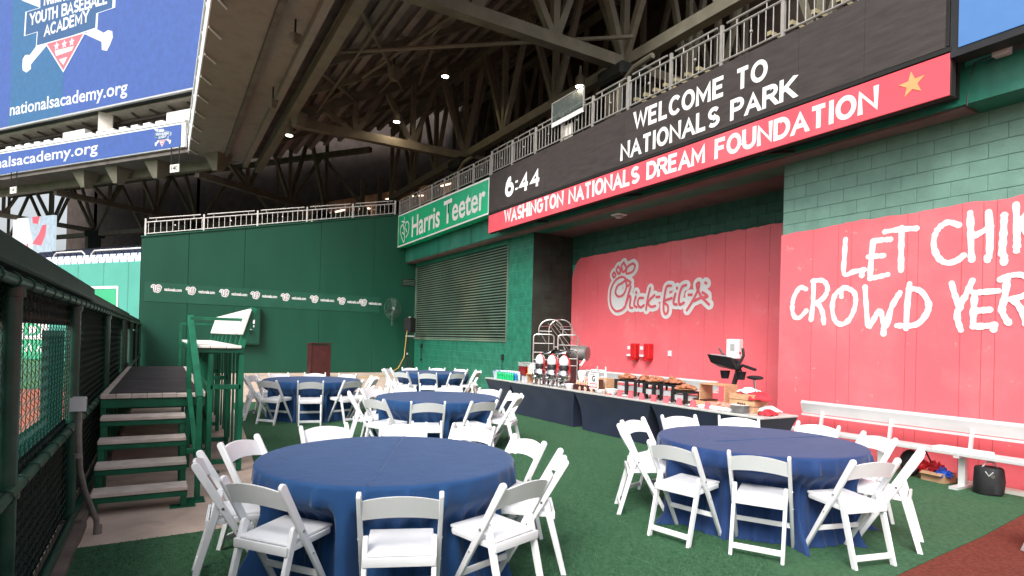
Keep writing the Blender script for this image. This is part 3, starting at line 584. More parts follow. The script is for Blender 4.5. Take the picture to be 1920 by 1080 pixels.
# pier returning into the recess
pr = thing('pier', 'dark grey green pier face beside the recessed red wall', 'wall')
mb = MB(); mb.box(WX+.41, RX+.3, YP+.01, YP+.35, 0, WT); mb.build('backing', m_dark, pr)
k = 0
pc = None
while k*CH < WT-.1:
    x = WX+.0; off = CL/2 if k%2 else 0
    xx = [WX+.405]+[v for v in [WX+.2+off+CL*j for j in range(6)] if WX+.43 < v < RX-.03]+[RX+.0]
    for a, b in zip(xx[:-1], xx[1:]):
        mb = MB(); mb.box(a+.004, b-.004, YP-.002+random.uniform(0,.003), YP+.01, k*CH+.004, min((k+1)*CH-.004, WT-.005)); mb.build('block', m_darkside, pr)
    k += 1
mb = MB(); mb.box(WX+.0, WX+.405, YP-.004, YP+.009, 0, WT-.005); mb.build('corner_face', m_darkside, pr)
# recess wall
rw = thing('recessed_wall', 'recessed block wall covered in red panels with the white script logo', 'wall')
mb = MB(); mb.box(RX+.02, RX+.3, YR-.5, YP+.3, 0, WT); mb.build('backing', m_mortar, rw)
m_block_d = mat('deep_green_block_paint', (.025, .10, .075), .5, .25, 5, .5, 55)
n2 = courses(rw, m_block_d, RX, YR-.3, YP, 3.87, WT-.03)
seams = [1099.0,1116.4,1170,1218,1233,1245,1283,1299,1318,1335,1352.7,1397,1428]
ysm = [13.9, 13.30, 12.72, 11.19, 10.04, 9.73, 9.0, 8.48, 7.98, 7.42, 6.95, 6.45, 5.9]
def redtop(y): return 4.03+.006*math.sin(y*7)+.005*math.sin(y*17+1)+(-.55*max(0,(y-13.45)/.45)**2.2 if y > 13.45 else 0)
def red_panel(X, ya, yb, z0, topf, parent, m_=None):
    N_ = max(3, int((ya-yb)/.07)); us = [yb+.003+(ya-yb-.006)*i/N_ for i in range(N_+1)]
    poly_ = [(-ya+.003, z0), (-yb-.003, z0)]+[(-y, topf(y)+random.uniform(-.009,.009)) for y in us]
    mb = MB(); mb.prism(poly_, fx(X), 0, .008); return mb.build('red_panel', m_ or m_red, parent)
for a, b in zip(ysm[:-1], ysm[1:]): red_panel(RX-.006, a, b, .02, redtop, rw)
# right section
rs = thing('right_wall', 'near right block wall, green above, red panels below with hand painted slogan', 'wall')
mb = MB(); mb.box(WX+.006, WX+.35, -1.5, YR-.02, 0, WT+.0); mb.build('backing', m_mortar_r, rs)
mb = MB(); mb.box(WX+.02, RX+.02, YR-.02, YR-.001, 0, WT); mb.build('return_face', m_darkside, rs)
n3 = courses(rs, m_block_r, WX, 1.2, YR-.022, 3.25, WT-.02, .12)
redtop2 = lambda y: 3.535+.008*math.sin(y*5+2)+.006*math.sin(y*13)-.04*max(0,y-5.2)
ysr = [YR-.003, 5.66, 5.25, 5.05, 4.28, 4.14, 3.63, 3.40, 3.26, 2.75, 2.2, 1.5, .8, 0, -1.4]
for a, b in zip(ysr[:-1], ysr[1:]): red_panel(WX-.006, a, b, .02, redtop2, rs)
print('blocks', n1, n2, n3)
# painted words
strokes('painted_words', LET, fx(WX-.0150), .076, .001, m_wpaint, rs, rough=.2)
strokes('painted_words', CROWD, fx(WX-.0150), .076, .003, m_wpaint, rs, rough=.2)
# script logo: white outline and red script
strokes('script_logo_outline', CFA, fx(RX-.0150), .235, .001, m_wpaint, rw, smooth=7)
mb = MB(); mb.prism([tuple(q) for q in CFA[0]], fx(RX-.015), 0, .0075); mb.build('script_logo_fill', m_wpaint, rw)
strokes('script_logo', CFA, fx(RX-.0150), .062, .0165, m_logored, rw, smooth=7)

# ================================================================== BEAM, SCREEN AND SIGNS ABOVE
bmn = thing('concrete_beam', 'long green painted beam running above the louvre and the red wall', 'beam')
mb = MB(); mb.box(8.38, 9.3, 3.45, FY+.05, 4.665, 6.36); mb.build('beam', m_beam, bmn)
mb = MB(); mb.box(8.42, 8.72, 3.45, FY, 4.63, 4.664); mb.build('soffit_strip', m_soffit, bmn)
mb = MB(); mb.box(8.38, 9.3, -3, 3.449, 4.665, 5.12); mb.build('beam', m_beam, bmn)
for y in (16.9, 19.5): 
    mb = MB(); mb.box(8.365,8.379,y-.02,y+.02,4.67,5.15); mb.build('joint_cover', m_beam, bmn)
mb = MB(); mb.box(9.3, 20, -3, 36, 4.665, 6.36); struct(mb.build('concourse_slab', m_soffit))
# LED board
lb = thing('led_board', 'long black LED board welcoming visitors with the clock time', 'screen')
mb = MB(); mb.box(8.03, 8.3, 3.47, 15.03, 5.30, 6.34); mb.build('cabinet', m_black, lb)
y = 15.02; mods = None
while y > 3.6:
    y2 = max(3.48, y-.96)
    mb = MB(); mb.box(8.0+random.uniform(-.004,.0), 8.028, y2+.002, y-.002, 5.28, 6.36); mb.build('led_panel', m_led, lb); y = y2
LF = fx(7.995)
sans('letter', 'WELCOME TO', LF, (-8.96,5.87), (-5.98,5.80), .375, .35, .20, .001, m_ledw, lb)
sans('letter', 'NATIONALS PARK', LF, (-9.33,5.36), (-5.49,5.345), .365, .34, .20, .001, m_ledw, lb)
sans('digit', '6:44', LF, (-14.07,5.52), (-12.42,5.51), .57, .45, .24, .001, m_ledw, lb)
fs = thing('foundation_sign', 'long red sign with white capitals and a gold star under the black board', 'sign')
mb = MB(); mb.box(8.0, 8.02, 3.45, 15.03, 4.69, 5.2); mb.build('face', m_bannerred, fs, bevel=.004)
mb = MB(); mb.box(8.021, 8.14, 3.44, 15.03, 4.685, 5.205); mb.build('box', m_dark, fs, bevel=.008)
sans('letter', 'WASHINGTON NATIONALS DREAM FOUNDATION', fx(8.0), (-14.1,4.825), (-4.30,4.78), .37, .33, .21, .003, m_bannerw, fs, gap=.24)
mb = MB(); mb.prism(star_poly(-3.86,4.97,.16,.065,95), fx(8.0), .002, .006); mb.build('star', m_gold, fs)
mb = MB(); mb.box(8.33,8.375,3.5,15,4.75,5.2); mb.build('bracket_rail', m_dark, fs)
mb = MB(); mb.box(7.99, 8.32, 3.44, 15.03, 5.215, 5.27); mb.build('shadow_gap', m_dark, lb)
for yy in (13,9.6,6.2):
    mb = MB(); mb.bar((8.12,yy,4.72),(8.37,yy-.5,4.68),.04,.04); mb.build('brace', m_dark, fs)
# supermarket sign
ht = thing('supermarket_sign', 'bright green supermarket name sign in white letters below the railing', 'sign')
ZB0, ZB1, ZT0, ZT1 = 5.21, 5.25, 6.47, 6.36
mb = MB(); mb.prism([(-22.74,5.21),(-15.06,5.25),(-15.06,6.33),(-22.74,6.5)], fx(8.02), -.28, 0); mb.build('box', m_hteet, ht)
for a, b in (((-22.7,5.24),(-15.1,5.28)),((-22.7,6.47),(-15.1,6.30)),((-22.7,5.24),(-22.7,6.47)),((-15.1,5.28),(-15.1,6.3))):
    strokes('border', [[a,b]], fx(8.02), .05, .003, m_wpaint, ht)
text('lettering', 'Harris Teeter', fx(8.02), (-21.2,5.44), (-15.3,5.47), .74, .004, m_wpaint, ht, bold=.018)
# slab serifs in the same white
fruit = [[(-22.3,5.6),(-22.45,5.9),(-22.2,6.05),(-22.0,5.8),(-21.95,5.45),(-22.05,5.36),(-22.3,5.6)],[(-22.0,5.85),(-21.75,6.1),(-21.5,5.95),(-21.55,5.65),(-21.8,5.5)],[(-22.1,6.05),(-22.0,6.3)],[(-22.3,6.2),(-21.9,6.1)],[(-22.2,5.75),(-22.0,5.65)],[(-21.85,5.85),(-21.7,5.7)]]
strokes('fruit_mark', fruit, fx(8.02), .05, .008, m_wpaint, ht)
# blue screen at the right edge
bs = thing('blue_screen', 'bright plain blue screen in a dark frame at the top right corner', 'screen')
mb = MB(); mb.box(8.0, 8.25, -1.5, 3.45, 5.13, 7.6); mb.build('frame', m_black, bs)
mb = MB(); mb.box(7.985, 7.998, -1.4, 3.36, 5.225, 7.5); mb.build('display', m_screensky, bs)
ls = thing('floodlight_box', 'small grey floodlight box on the beam under the blue screen', 'lamp', (8.3,3.05,5.14))
mb = MB(); mb.box(-.06,.06,-.08,.08,-.06,.05); mb.build('housing', m_grey, ls, bevel=.01)
mb = MB(); mb.tube([(.05,.0,0),(.08,.3,.0),(.09,.36,-.3),(.08,.37,-.5)], .01, 6); mb.build('cable', m_black, ls, True)
ls = thing('ceiling_camera', 'small white dome fixture under the sign over the red wall', 'camera', (9.15,10.7,4.6))
mb = MB(); mb.box(-.14,.14,-.14,.14,.02,.06); mb.build('mount', m_white, ls, bevel=.01)
mb = MB(); mb.ball((0,0,.0), .1, 12, (1,1,.5)); mb.build('dome', m_grey, ls, True)

# railings -------------------------------------------------------------
def railing(name, label, P0, P1, zf0, zf1, hgt, mt, post_every, bal, topdrop=.12, hand=True):
    t = thing(name, label, 'railing'); P0 = V(P0); P1 = V(P1); L = (P1-P0).length; n = max(1, round(L/post_every)); d = (P1-P0).normalized()
    zz = lambda s: zf0+(zf1-zf0)*s/L
    for i in range(n+1):
        s = L*i/n; p = P0+d*s; mb = MB(); mb.bar((p.x,p.y,zz(s)),(p.x,p.y,zz(s)+hgt),.05,.05); mb.build('post', mt, t)
    pt = lambda s, z: (P0.x+d.x*s, P0.y+d.y*s, zz(s)+z)
    for z, r_ in ((hgt-topdrop,.02),(.08,.018)):
        mb = MB(); mb.tube([pt(0,z), pt(L,z)], r_, 6); mb.build('rail', mt, t)
    if hand:
        for i in range(n):
            mb = MB(); a = pt(L*i/n+.1,hgt); b = pt(L*(i+1)/n-.1,hgt); nn = V((-d.y,d.x,0))*0
            mb.tube([a, b], .018, 6); mb.tube([pt(L*i/n+.3,hgt-topdrop),pt(L*i/n+.3,hgt)], .008, 4); mb.tube([pt(L*(i+1)/n-.3,hgt-topdrop),pt(L*(i+1)/n-.3,hgt)], .008, 4); mb.build('handrail', mt, t)
    pr_ = None; nb = int(L/bal)
    for i in range(nb):
        s = L*(i+.5)/nb; p = pt(s, 0)
        if pr_ is None:
            mb = MB(); mb.tube([(0,0,.09),(0,0,hgt-topdrop-.01)], .0095, 5, False); pr_ = mb.build('baluster', mt, t, loc=p)
        else: share(pr_, 'baluster', t, p)
    for i in range(n):
        p = pt(L*(i+.5)/n, hgt*.5); mb = MB(); mb.ball(p, .028, 8); mb.build('clamp', mt, t)
    return t
railing('guard_railing', 'grey metal guard railing along the top of the black LED board', (8.06,15.03,0), (8.06,3.4,0), 6.37, 6.37, .70, m_rail, 1.16, .135)
railing('guard_railing', 'grey metal guard railing above the green supermarket sign', (8.06,22.7,0), (8.06,15.1,0), 6.50, 6.37, .60, m_rail, 1.1, .135)
railing('wall_top_railing', 'white guard railing rising along the top of the far green wall', (-.55,22.95,0), (7.95,22.95,0), wt(-.55)+.06, wt(7.95)+.06, .58, m_whiterail, 1.7, .17, hand=True)
gp = thing('glass_screen', 'framed glass screen standing above the railing over the clock', 'screen')
for a, b in (((8.0,11.9,6.85),(8.0,11.9,7.38)),((8.0,10.65,6.85),(8.0,10.65,7.38)),((8.0,11.9,7.38),(8.0,10.65,7.38))):
    mb = MB(); mb.bar(a,b,.025,.025); mb.build('frame', m_rail, gp)
mb = MB(); mb.box(7.995,8.001,10.67,11.88,6.95,7.36); mb.build('pane', m_glass, gp)
mb = MB(); mb.box(7.99,8.02,10.66,11.9,6.80,6.90); mb.build('white_ledge', m_white, gp)
mb = MB(); mb.box(8.1,8.12,11.2,11.6,6.4,6.75); tag(mb.build('notice_board', m_offw), 'cream notice board behind the railing under the glass screen', 'board')

# ================================================================== UPPER DECK OVERHEAD
ud = thing('upper_deck', 'dark underside of the upper seating deck with long stepped planks', 'stand')
Y0D, Y1D = 11.0, 35.0  # near end cut short out of view to let in more sky light
RZ = lambda x: 11.35+(x-4.6)*.545
rows = []
# flat front plate, then stepped planks running along the deck
def corner_poly(x): # end of a strip where the two wings meet (mitre line from WC)
    return Y1D+(x-.95)*math.tan(R(17.9))*1.0
def strip(x0, x1, z0, z1, name, m_, parent, th=.16):
    a0, a1 = corner_poly(x0), corner_poly(x1); mb = MB()
    mb.add([(x0,Y0D,z0),(x1,Y0D,z1),(x1,a1,z1),(x0,a0,z0),(x0,Y0D,z0+th),(x1,Y0D,z1+th),(x1,a1,z1+th),(x0,a0,z0+th)], [(0,3,2,1),(4,5,6,7),(0,1,5,4),(1,2,6,5),(2,3,7,6),(3,0,4,7)])
    return mb.build(name, m_, parent)
m_rib = mat('pale_precast_rib', (.25, .23, .205), .85, .2, 1.5, .3, 14, blotch=(.13, .11, .09), bl_scale=1.5, bl_amt=.6)
strip(.97, 2.55, 10.86, 10.92, 'front_plate', m_rib, ud)
strip(2.56, 2.75, 10.80, 10.80, 'edge_rib', m_plank, ud, .3)
strip(2.76, 3.6, 11.05, 11.05, 'plank', m_rib, ud)
x = 3.61; z = 11.05
while x < 19:
    strip(x, x+.24, z-.22, z-.22, 'riser', m_rib, ud, .8)
    strip(x+.245, x+.92, z+.46, z+.46, 'plank', m_plank, ud); x += .925; z += .503
mb = MB(); mb.box(4.3,4.55,Y0D,corner_poly(4.5),10.72,11.12); mb.build('edge_beam', m_steelroof, ud)
mb = MB(); mb.box(4.25,4.6,Y0D,corner_poly(4.5),10.70,10.715); mb.box(4.25,4.6,Y0D,corner_poly(4.5),11.125,11.14); mb.build('edge_beam_flange', m_steelroof, ud)
mb = MB(); mb.box(.93,.965,Y0D,Y1D,10.84,11.9); mb.build('fascia', m_fascia, ud)
mb = MB(); mb.box(.87,.925,Y0D,Y1D,11.85,12.0); mb.build('fascia_cap', m_fascia, ud)
for yy in range(int(Y0D)+1, 35, 2):   # little outriggers on the fascia
    mb = MB(); mb.bar((.90,yy,11.5),(.98,yy+.01,10.82),.05,.05); mb.bar((.98,yy,10.80),(1.35,yy+.6,10.80),.05,.05); mb.build('outrigger', m_fascia, ud)
def girder(name, label, pts_bottom, pts_top, w, m_, web=True):
    t = thing(name, label, 'truss'); n = len(pts_bottom)
    mb = MB(); mb.bar(pts_bottom[0], pts_bottom[-1], w, w*1.05); mb.build('bottom_chord', m_, t)
    mb = MB(); mb.bar(pts_top[0], pts_top[-1], w, w); mb.build('top_chord', m_, t)
    for i in range(n):
        if i%2 == 0 and i > 0: 
            mb = MB(); mb.bar(pts_bottom[i], pts_top[i], w*.62, w*.62); mb.build('vertical', m_, t)
        if i < n-1:
            a, b = (pts_bottom[i], pts_top[i+1]) if i%2 == 0 else (pts_top[i], pts_bottom[i+1])
            mb = MB(); mb.bar(a, b, w*.6, w*.6); mb.build('diagonal', m_, t)
    return t
lab = ['nearest','second','third']
for Yt, nm in ((15.15,'nearer roof truss above the clock'),(27.2,'farther roof truss above the far wall')):
    nn = 6; xs_ = [4.6+(13-4.6)*i/nn for i in range(nn+1)]
    girder('roof_truss', 'olive steel '+nm, [(x,Yt,10.9) for x in xs_], [(x,Yt,max(11.1,RZ(x)-.35)) for x in xs_], .36, m_steelroof)
    nn = 4; xs_ = [13+(19-13)*i/nn for i in range(nn+1)]
    girder('roof_truss', 'olive steel rear span of the '+nm, [(x,Yt,10.9) for x in xs_], [(x,Yt,RZ(x)-.35) for x in xs_], .3, m_steelroof)
for (ya, yb, nm) in ((3.1,15.15,'lengthwise steel truss above the WELCOME board'),(15.15,27.2,'lengthwise steel truss above the supermarket sign'),(27.2,38.4,'lengthwise steel truss behind the far wall railing')):
    nn = 6; yy = [ya+(yb-ya)*i/nn for i in range(nn+1)]
    girder('deck_truss', 'olive '+nm, [(13,y,10.9) for y in yy], [(13,y,15.4) for y in yy], .34, m_steelroof)
    nn = 6
    girder('deck_truss', 'olive rear '+nm, [(17.5,y,10.9) for y in yy], [(17.5,y,17.2) for y in yy], .3, m_steelroof)
for (Yt, nm) in ((15.15,'black column rising behind the WELCOME board railing'),(27.2,'black column rising behind the supermarket sign railing'),(38.4,'black column behind the far wall where the stand bends')):
    c = thing('deck_column', nm, 'column')
    mb = MB(); mb.box(12.6,13.4,Yt-.4,Yt+.4,6.36,10.2); mb.build('shaft', m_dark, c)
    mb = MB(); mb.box(12.35,13.65,Yt-.65,Yt+.65,10.2,10.7); mb.build('cap', m_dark, c, bevel=.1)
    mb = MB(); mb.tube([(12.4,Yt-.5,6.4),(12.4,Yt-.5,9.8),(12.4,Yt-1.2,10.2),(12.4,Yt-2,10.25)], .09, 8); mb.build('drain_pipe', m_steelroof, c, True)
for i, Yt in enumerate((21.2, 24.2, 31.2)):
    t = thing('cross_beam', 'olive cross beam between the roof trusses, '+['nearest','middle','farthest'][i]+' of three', 'beam')
    mb = MB(); mb.bar((4.6,Yt,11.1),(13,Yt,RZ(13)-.35),.16,.22); mb.build('beam', m_steelroof, t)
for i in range(3):
    x = 5.6+2.8*i
    mb = MB(); mb.tube([(x,8,RZ(x)-.5),(x,26.8,RZ(x)-.5)], .05, 6); tag(mb.build('ceiling_conduit', m_steelroof), 'long conduit under the roof planks, %s from the field side' % ['first','second','third','fourth','fifth','sixth'][i], 'conduit')
# long tie beams / sprinkler pipes
for a, b, r_, nm in (((5.2,21,11.6),(12.8,14.5,11.5),.07,'thin pipe slung between the roof trusses'),((6,27,12.0),(9.2,15.3,13.0),.08,'thin diagonal brace pipe under the planks'),((4.6,17,11.2),(9.6,27,13.4),.08,'long diagonal brace pipe rising under the planks'),((4.6,22,11.2),(7.4,27,12.4),.08,'short brown diagonal brace under the planks'),((9.0,22,13.2),(10.4,27,13.9),.08,'short diagonal brace beside the middle ceiling lamp')):
    mb = MB(); mb.tube([a,b], r_, 8); tag(mb.build('brace_pipe', m_steelroof), nm, 'pipe')
# ceiling lamps
for i, (p, nm) in enumerate((((4.45,26.6,10.1),'lit round lamp lowest in the roof, left of the trusses'),((9.1,26.4,11.6),'lit round lamp under the middle of the roof beside the truss'),((10.3,23.7,13.0),'lit round lamp highest and nearest the top of the roof'),((12.0,16.2,10.3),'lit square lamp beside the black column over the glass screen'))):
    l = thing('ceiling_lamp', nm, 'lamp', p, 0, 'lit lamps under the upper deck')
    mb = MB(); mb.lathe([(.16,.0),(.16,.3),(.06,.42),(.03,.7)], (0,0,.01), 14); mb.build('housing', m_steelroof, l, True)
    mb = MB(); mb.lathe([(.145,0),(.145,.008)], (0,0,-.002), 14); mb.build('lens', m_lamp, l)
    pl = bpy.data.lights.new('lamp_light', 'SPOT'); pl.energy = 60; pl.color = (1,.75,.5); pl.spot_size = R(150); pl.shadow_soft_size = .12
    po = bpy.data.objects.new('lamp_light', pl); scn.collection.objects.link(po); po.parent = l; po.location = (0,0,-.03)
# hanging speaker boxes
for p, nm, s_ in (((4.7,26.0,10.9),'grey hanging loudspeaker at the left end of the farther truss',.55),((7.6,22.5,12.2),'grey hanging loudspeaker in the middle of the roof planks',.45),((12.5,27,9.6),'grey junction box on the farther column head',.4),((3.2,18.6,10.6),'small grey floodlight under the front planks',.28),((3.4,24,10.5),'dark double floodlight under the front planks',.3)):
    l = thing('hanging_speaker', nm, 'speaker', p, R(25))
    mb = MB(); mb.add([(-s_/2,-s_/2,0),(s_/2,-s_/2,0),(s_/2,s_/3,0),(-s_/2,s_/3,0),(-s_/3,-s_/4,-s_),(s_/3,-s_/4,-s_),(s_/3,s_/4,-s_),(-s_/3,s_/4,-s_)], [(0,1,2,3),(7,6,5,4),(1,0,4,5),(2,1,5,6),(3,2,6,7),(0,3,7,4)]); mb.build('cabinet', m_steelroof, l)
    mb = MB(); mb.tube([(0,0,0),(0,0,.5)], .03, 6); mb.build('hanger', m_dark, l)
# back of the concourse, so no sky leaks through
mb = MB(); mb.box(19.2,19.6,-3,48,6.36,22); struct(mb.build('concourse_back_wall', m_brown))
# rows of seats behind the rail
def seat_mesh():
    mb = MB(); mb.box(-.22,.22,-.05,.36,.38,.43); mb.add([(-.22,.36,.40),(.22,.36,.40),(.22,.46,.86),(-.22,.46,.86),(-.22,.40,.40),(.22,.40,.40),(.22,.50,.86),(-.22,.50,.86)], [(0,1,2,3),(7,6,5,4),(0,4,5,1),(1,5,6,2),(2,6,7,3),(3,7,4,0)]); mb.box(-.2,-.16,0,.3,0,.4); mb.box(.16,.2,0,.3,0,.4); return mb
mb = MB()
for r_ in range(5):
    y = 3.5+.0
    while y < 26:
        z = 6.36+.35*r_; X = 9.3+.8*r_
        mb.box(X,X+.4,y-.22,y+.22,z+.4,z+.45); mb.box(X+.38,X+.44,y-.22,y+.22,z+.45,z+.88); y += .52
    mb.box(X-.3,X+.5,3,26,z-.02,z)
tag(mb.build('deck_seats', m_seatb), 'rows of dark blue seats behind the railing over the LED board', 'seats', None, 'stuff')
mb = MB(); 
for yy in [5+.55*i for i in range(8)]: mb.box(12,17,yy,yy+.1,8.9,9.0)
for yy in [11+.4*i for i in range(7)]: mb.box(12,17,yy,yy+.1,8.9,9.0)
tag(mb.build('ceiling_slats', mat('pale_ochre_slat', (.30,.26,.15), .6)), 'pale yellow ceiling slats seen behind the deck railing', 'ceiling', None, 'stuff')

# ================================================================== THE WING THAT BENDS AWAY TO THE LEFT
wg = thing('left_wing_deck', 'far stand bending away left, carrying the two blue screens', 'stand')
def wstrip(o0, o1, z0, z1, name, m_, th=.16, s1=42):
    k = math.tan(R(17.9)); mb = MB(); a0, a1 = -o0*k, -o1*k    # mitre
    mb.add([wp(a0,o0,z0),wp(a1,o1,z1),wp(s1,o1,z1),wp(s1,o0,z0),wp(a0,o0,z0+th),wp(a1,o1,z1+th),wp(s1,o1,z1+th),wp(s1,o0,z0+th)], [(0,1,2,3),(7,6,5,4),(0,4,5,1),(1,5,6,2),(2,6,7,3),(3,7,4,0)])
    return mb.build(name, m_, wg)
wstrip(.0, 1.4, 10.95, 10.95, 'front_plate', m_plank)
wstrip(1.4, 1.7, 10.5, 10.5, 'edge_beam', m_steelroof, .45)
o_ = 1.8; z = 11.1
while o_ < 17: wstrip(o_, o_+.9, z, z, 'plank', m_plank, .2); wstrip(o_+.75, o_+.9, z+.2, z+.2, 'riser', m_plank, .4); o_ += .93; z += .5
for s_, nm in ((1.5,'where the stand bends'),(14.5,'in the middle of the left wing'),(27.5,'at the far left of the wing')):
    nn = 6; oo = [1.7+10.3*i/nn for i in range(nn+1)]
    girder('wing_truss', 'olive roof truss under the left wing '+nm, [wp(s_,o,10.4) for o in oo], [wp(s_,o,max(10.9,11.3+(o-1.8)*.54-.3)) for o in oo], .34, m_steelroof)
    c = thing('deck_column', 'black column carrying the left wing '+nm, 'column')
    mb = MB(); mb.bar(wp(s_,12,0), wp(s_,12,9.9), .9, .9); mb.build('shaft', m_dark, c)
    mb = MB(); mb.bar(wp(s_+.75,11.8,0), wp(s_+.75,11.8,9.9), .3, .3); mb.build('side_shaft', m_steelroof, c)
    mb = MB(); mb.bar(wp(s_,12,9.9), wp(s_,12,10.3), 1.4, 1.4); mb.build('cap', m_dark, c)
for a, b, nm in ((-2.3,14.5,'nearer'),(14.5,27.5,'middle'),(27.5,41,'farthest')):
    nn = 4 if a < 0 else 4; ss = [max(a,-2.3)+(b-max(a,-2.3))*i/nn for i in range(nn+1)]
    girder('wing_deck_truss', nm+' lengthwise olive truss under the left wing', [wp(s,12,10.1) for s in ss], [wp(s,12,14.5) for s in ss], .34, m_steelroof)
for a0, a1, zz0, zz1, nm_ in ((-14,10.5,0,24,'bend_back_wall'),(10.5,46,10.4,24,'wing_back_wall')):  # dark backing added behind the wing to shut out the sky
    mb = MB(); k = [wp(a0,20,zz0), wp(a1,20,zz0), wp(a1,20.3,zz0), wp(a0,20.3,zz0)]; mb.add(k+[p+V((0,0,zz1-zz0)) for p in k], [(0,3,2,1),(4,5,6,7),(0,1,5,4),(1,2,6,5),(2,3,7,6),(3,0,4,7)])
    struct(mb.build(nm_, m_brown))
# ribbon board
rb = thing('ribbon_board', 'long thin blue ribbon screen with a white web address on the left wing', 'screen')
fr = fwing(-.15)
mb = MB(); mb.prism([(-.1,11.2),(-.1,12.5),(-42,12.85),(-42,11.2)], fr, -.14, -.01); mb.build('cabinet', m_fascia, rb)
mb = MB(); mb.prism([(-.38,11.25),(-.38,12.38),(-42,12.75),(-42,11.22)], fr, 0, .02); mb.build('display', m_blue, rb)
text('lettering', 'nationalsacademy.org', fr, (-16.9-3.6,11.66), (-7.15,11.62), .62, .03, m_screenw, rb, bold=.015)
mb = MB(); mb.prism([(-.1,12.5),(-42,12.9),(-42,13.02),(-.1,12.62)], fr, -.5, .03); mb.build('ledge', m_white, rb)
for sx in range(40):
    mb = MB(); s_ = 1+sx; mb.prism([(-s_,12.63+.0095*s_),(-s_-.55,12.63+.0095*s_+.005),(-s_-.55,12.82+.0095*s_),(-s_,12.82+.0095*s_)], fr, -.4, -.1)
    if random.random() < .9: mb.build('ledge_block', m_white, rb)
for s_ in (.15, 9.3):
    mb = MB(); mb.prism([(-s_,12.7),(-s_-2.1,12.7),(-s_-2.1,13.4),(-s_,13.4)], fr, -.9, -.5); mb.build('press_panel', m_white, rb)
mb = MB(); mb.bar(wp(7.6,.5,12.4), wp(7.6,.5,14.3), .7, .7); mb.build('stub_column', m_offw, rb)
# small emblem on the ribbon
def emblem(parent, fr, T, lift, sc=1):
    pp = lambda L: [T(p) for p in L]
    for i, (k, m_) in enumerate((('boneT',m_screenw),('boneL',m_screenw),('boneR',m_screenw))):
        mb = MB(); mb.prism(pp(EM[k]), fr, lift, lift+.01+.002*i); mb.build('bat', m_, parent)
    c = V((sum(p[0] for p in EM['plate'])/12, sum(p[1] for p in EM['plate'])/12))
    big = [tuple(c+(V(p)-c)*1.05) for p in EM['plate']]
    mb = MB(); mb.prism(pp(big), fr, lift+.02, lift+.03); mb.build('emblem_border', m_screenw, parent)
    mb = MB(); mb.prism(pp(EM['plate']), fr, lift+.032, lift+.04); mb.build('emblem_plate', m_bluedk, parent)
    tc = V((sum(p[0] for p in EM['tri'])/3, sum(p[1] for p in EM['tri'])/3))
    mb = MB(); mb.prism(pp([tuple(tc+(V(p)-tc)*1.12) for p in EM['tri']]), fr, lift+.041, lift+.044); mb.build('pennant_border', m_screenw, parent)
    mb = MB(); mb.prism(pp(EM['tri']), fr, lift+.046, lift+.05); mb.build('pennant', m_screenred, parent)
    for k in ('tri_in','tri_in2'):
        mb = MB(); mb.prism(pp(EM[k]), fr, lift+.052, lift+.055); mb.build('pennant_stripe', m_screenw, parent)
    for s in EM['stars']:
        mb = MB(); mb.prism(pp(star_poly(s[0],s[1],.27,.12)), fr, lift+.052, lift+.055); mb.build('star', m_screenw, parent)
    for k, s_ in (('t1','NATIONALS'),('t2','YOUTH BASEBALL'),('t3','ACADEMY')):
        a, b = T(EM[k][0]), T(EM[k][1]); h_ = 1.02*sc
        hh = {'t1':.85,'t2':.74,'t3':.72}[k]*sc/1.0; sans('letter', s_, fr, a, b, hh, hh, .19, lift+.045, m_screenw, parent, gap=.2)
emblem(rb, fr, lambda p: (-(1.72+(p[0]-10.2)*.145), 11.86+(p[1]-19.4)*.2*.95), .03, .19)
# big screen
bg_ = thing('big_screen', 'huge blue video board with a baseball academy emblem, top left', 'screen')
fr = fwing(-.25)
mb = MB(); mb.prism([(1.35,14.05),(1.35,26),(-40,26),(-40,14.05)], fr, -.6, -.01); mb.build('cabinet', m_dark, bg_)
mb = MB(); mb.prism([(1.3,14.10),(1.3,26),(-40,26),(-40,14.10)], fr, 0, .03); mb.build('display', m_blue, bg_)
mb = MB(); mb.prism([(1.3,14.0),(1.3,14.09),(-40,14.09),(-40,14.0)], fr, -.1, .06); mb.build('trim', m_grey, bg_)
mb = MB(); mb.prism([(-x,y) for x, y in [(10.35,26),(10.38,14.12),(15.9,14.12),(15.7,15.9),(15.9,26)]], fr, .032, .036); mb.build('teal_band', m_blueteal, bg_)
emblem(bg_, fr, lambda p: (-p[0], p[1]), .05, 1)
text('lettering', 'nationalsacademy.org', fr, (-15.73,14.76), (-4.57,14.55), .72, .04, m_screenw, bg_, bold=.015)
# open level between the two screens: brown soffit, pipes
mb = MB(); k = [wp(-.3,.3,14.0), wp(42,.3,14.0), wp(42,4.2,13.6), wp(-1.4,4.2,13.6)]; mb.add(k+[p+V((0,0,.15)) for p in k], [(0,1,2,3),(7,6,5,4),(0,4,5,1),(1,5,6,2),(2,6,7,3),(3,7,4,0)])
struct(mb.build('club_level_ceiling', mat('club_ceiling', (.42,.36,.32), .8, .2, 3)))
mb = MB(); k = [wp(-1.4,4.2,12.62), wp(42,4.2,12.62), wp(42,4.3,12.62), wp(-1.4,4.3,12.62)]; mb.add(k+[p+V((0,0,1.0)) for p in k], [(0,1,2,3),(7,6,5,4),(0,4,5,1),(1,5,6,2),(2,6,7,3),(3,7,4,0)])
struct(mb.build('club_level_wall', mat('club_wall', (.33,.25,.22), .8, .3, 1)))
for i in range(14):
    s_ = 1+i*1.5; mb = MB(); mb.bar(wp(s_,.6,13.9), wp(s_+random.uniform(-1,1.6),4.0,13.35), .1, .1)
    tag(mb.build('ceiling_brace', m_plank), 'pale brace under the club level ceiling between the screens', 'brace', 'braces under the club level ceiling')
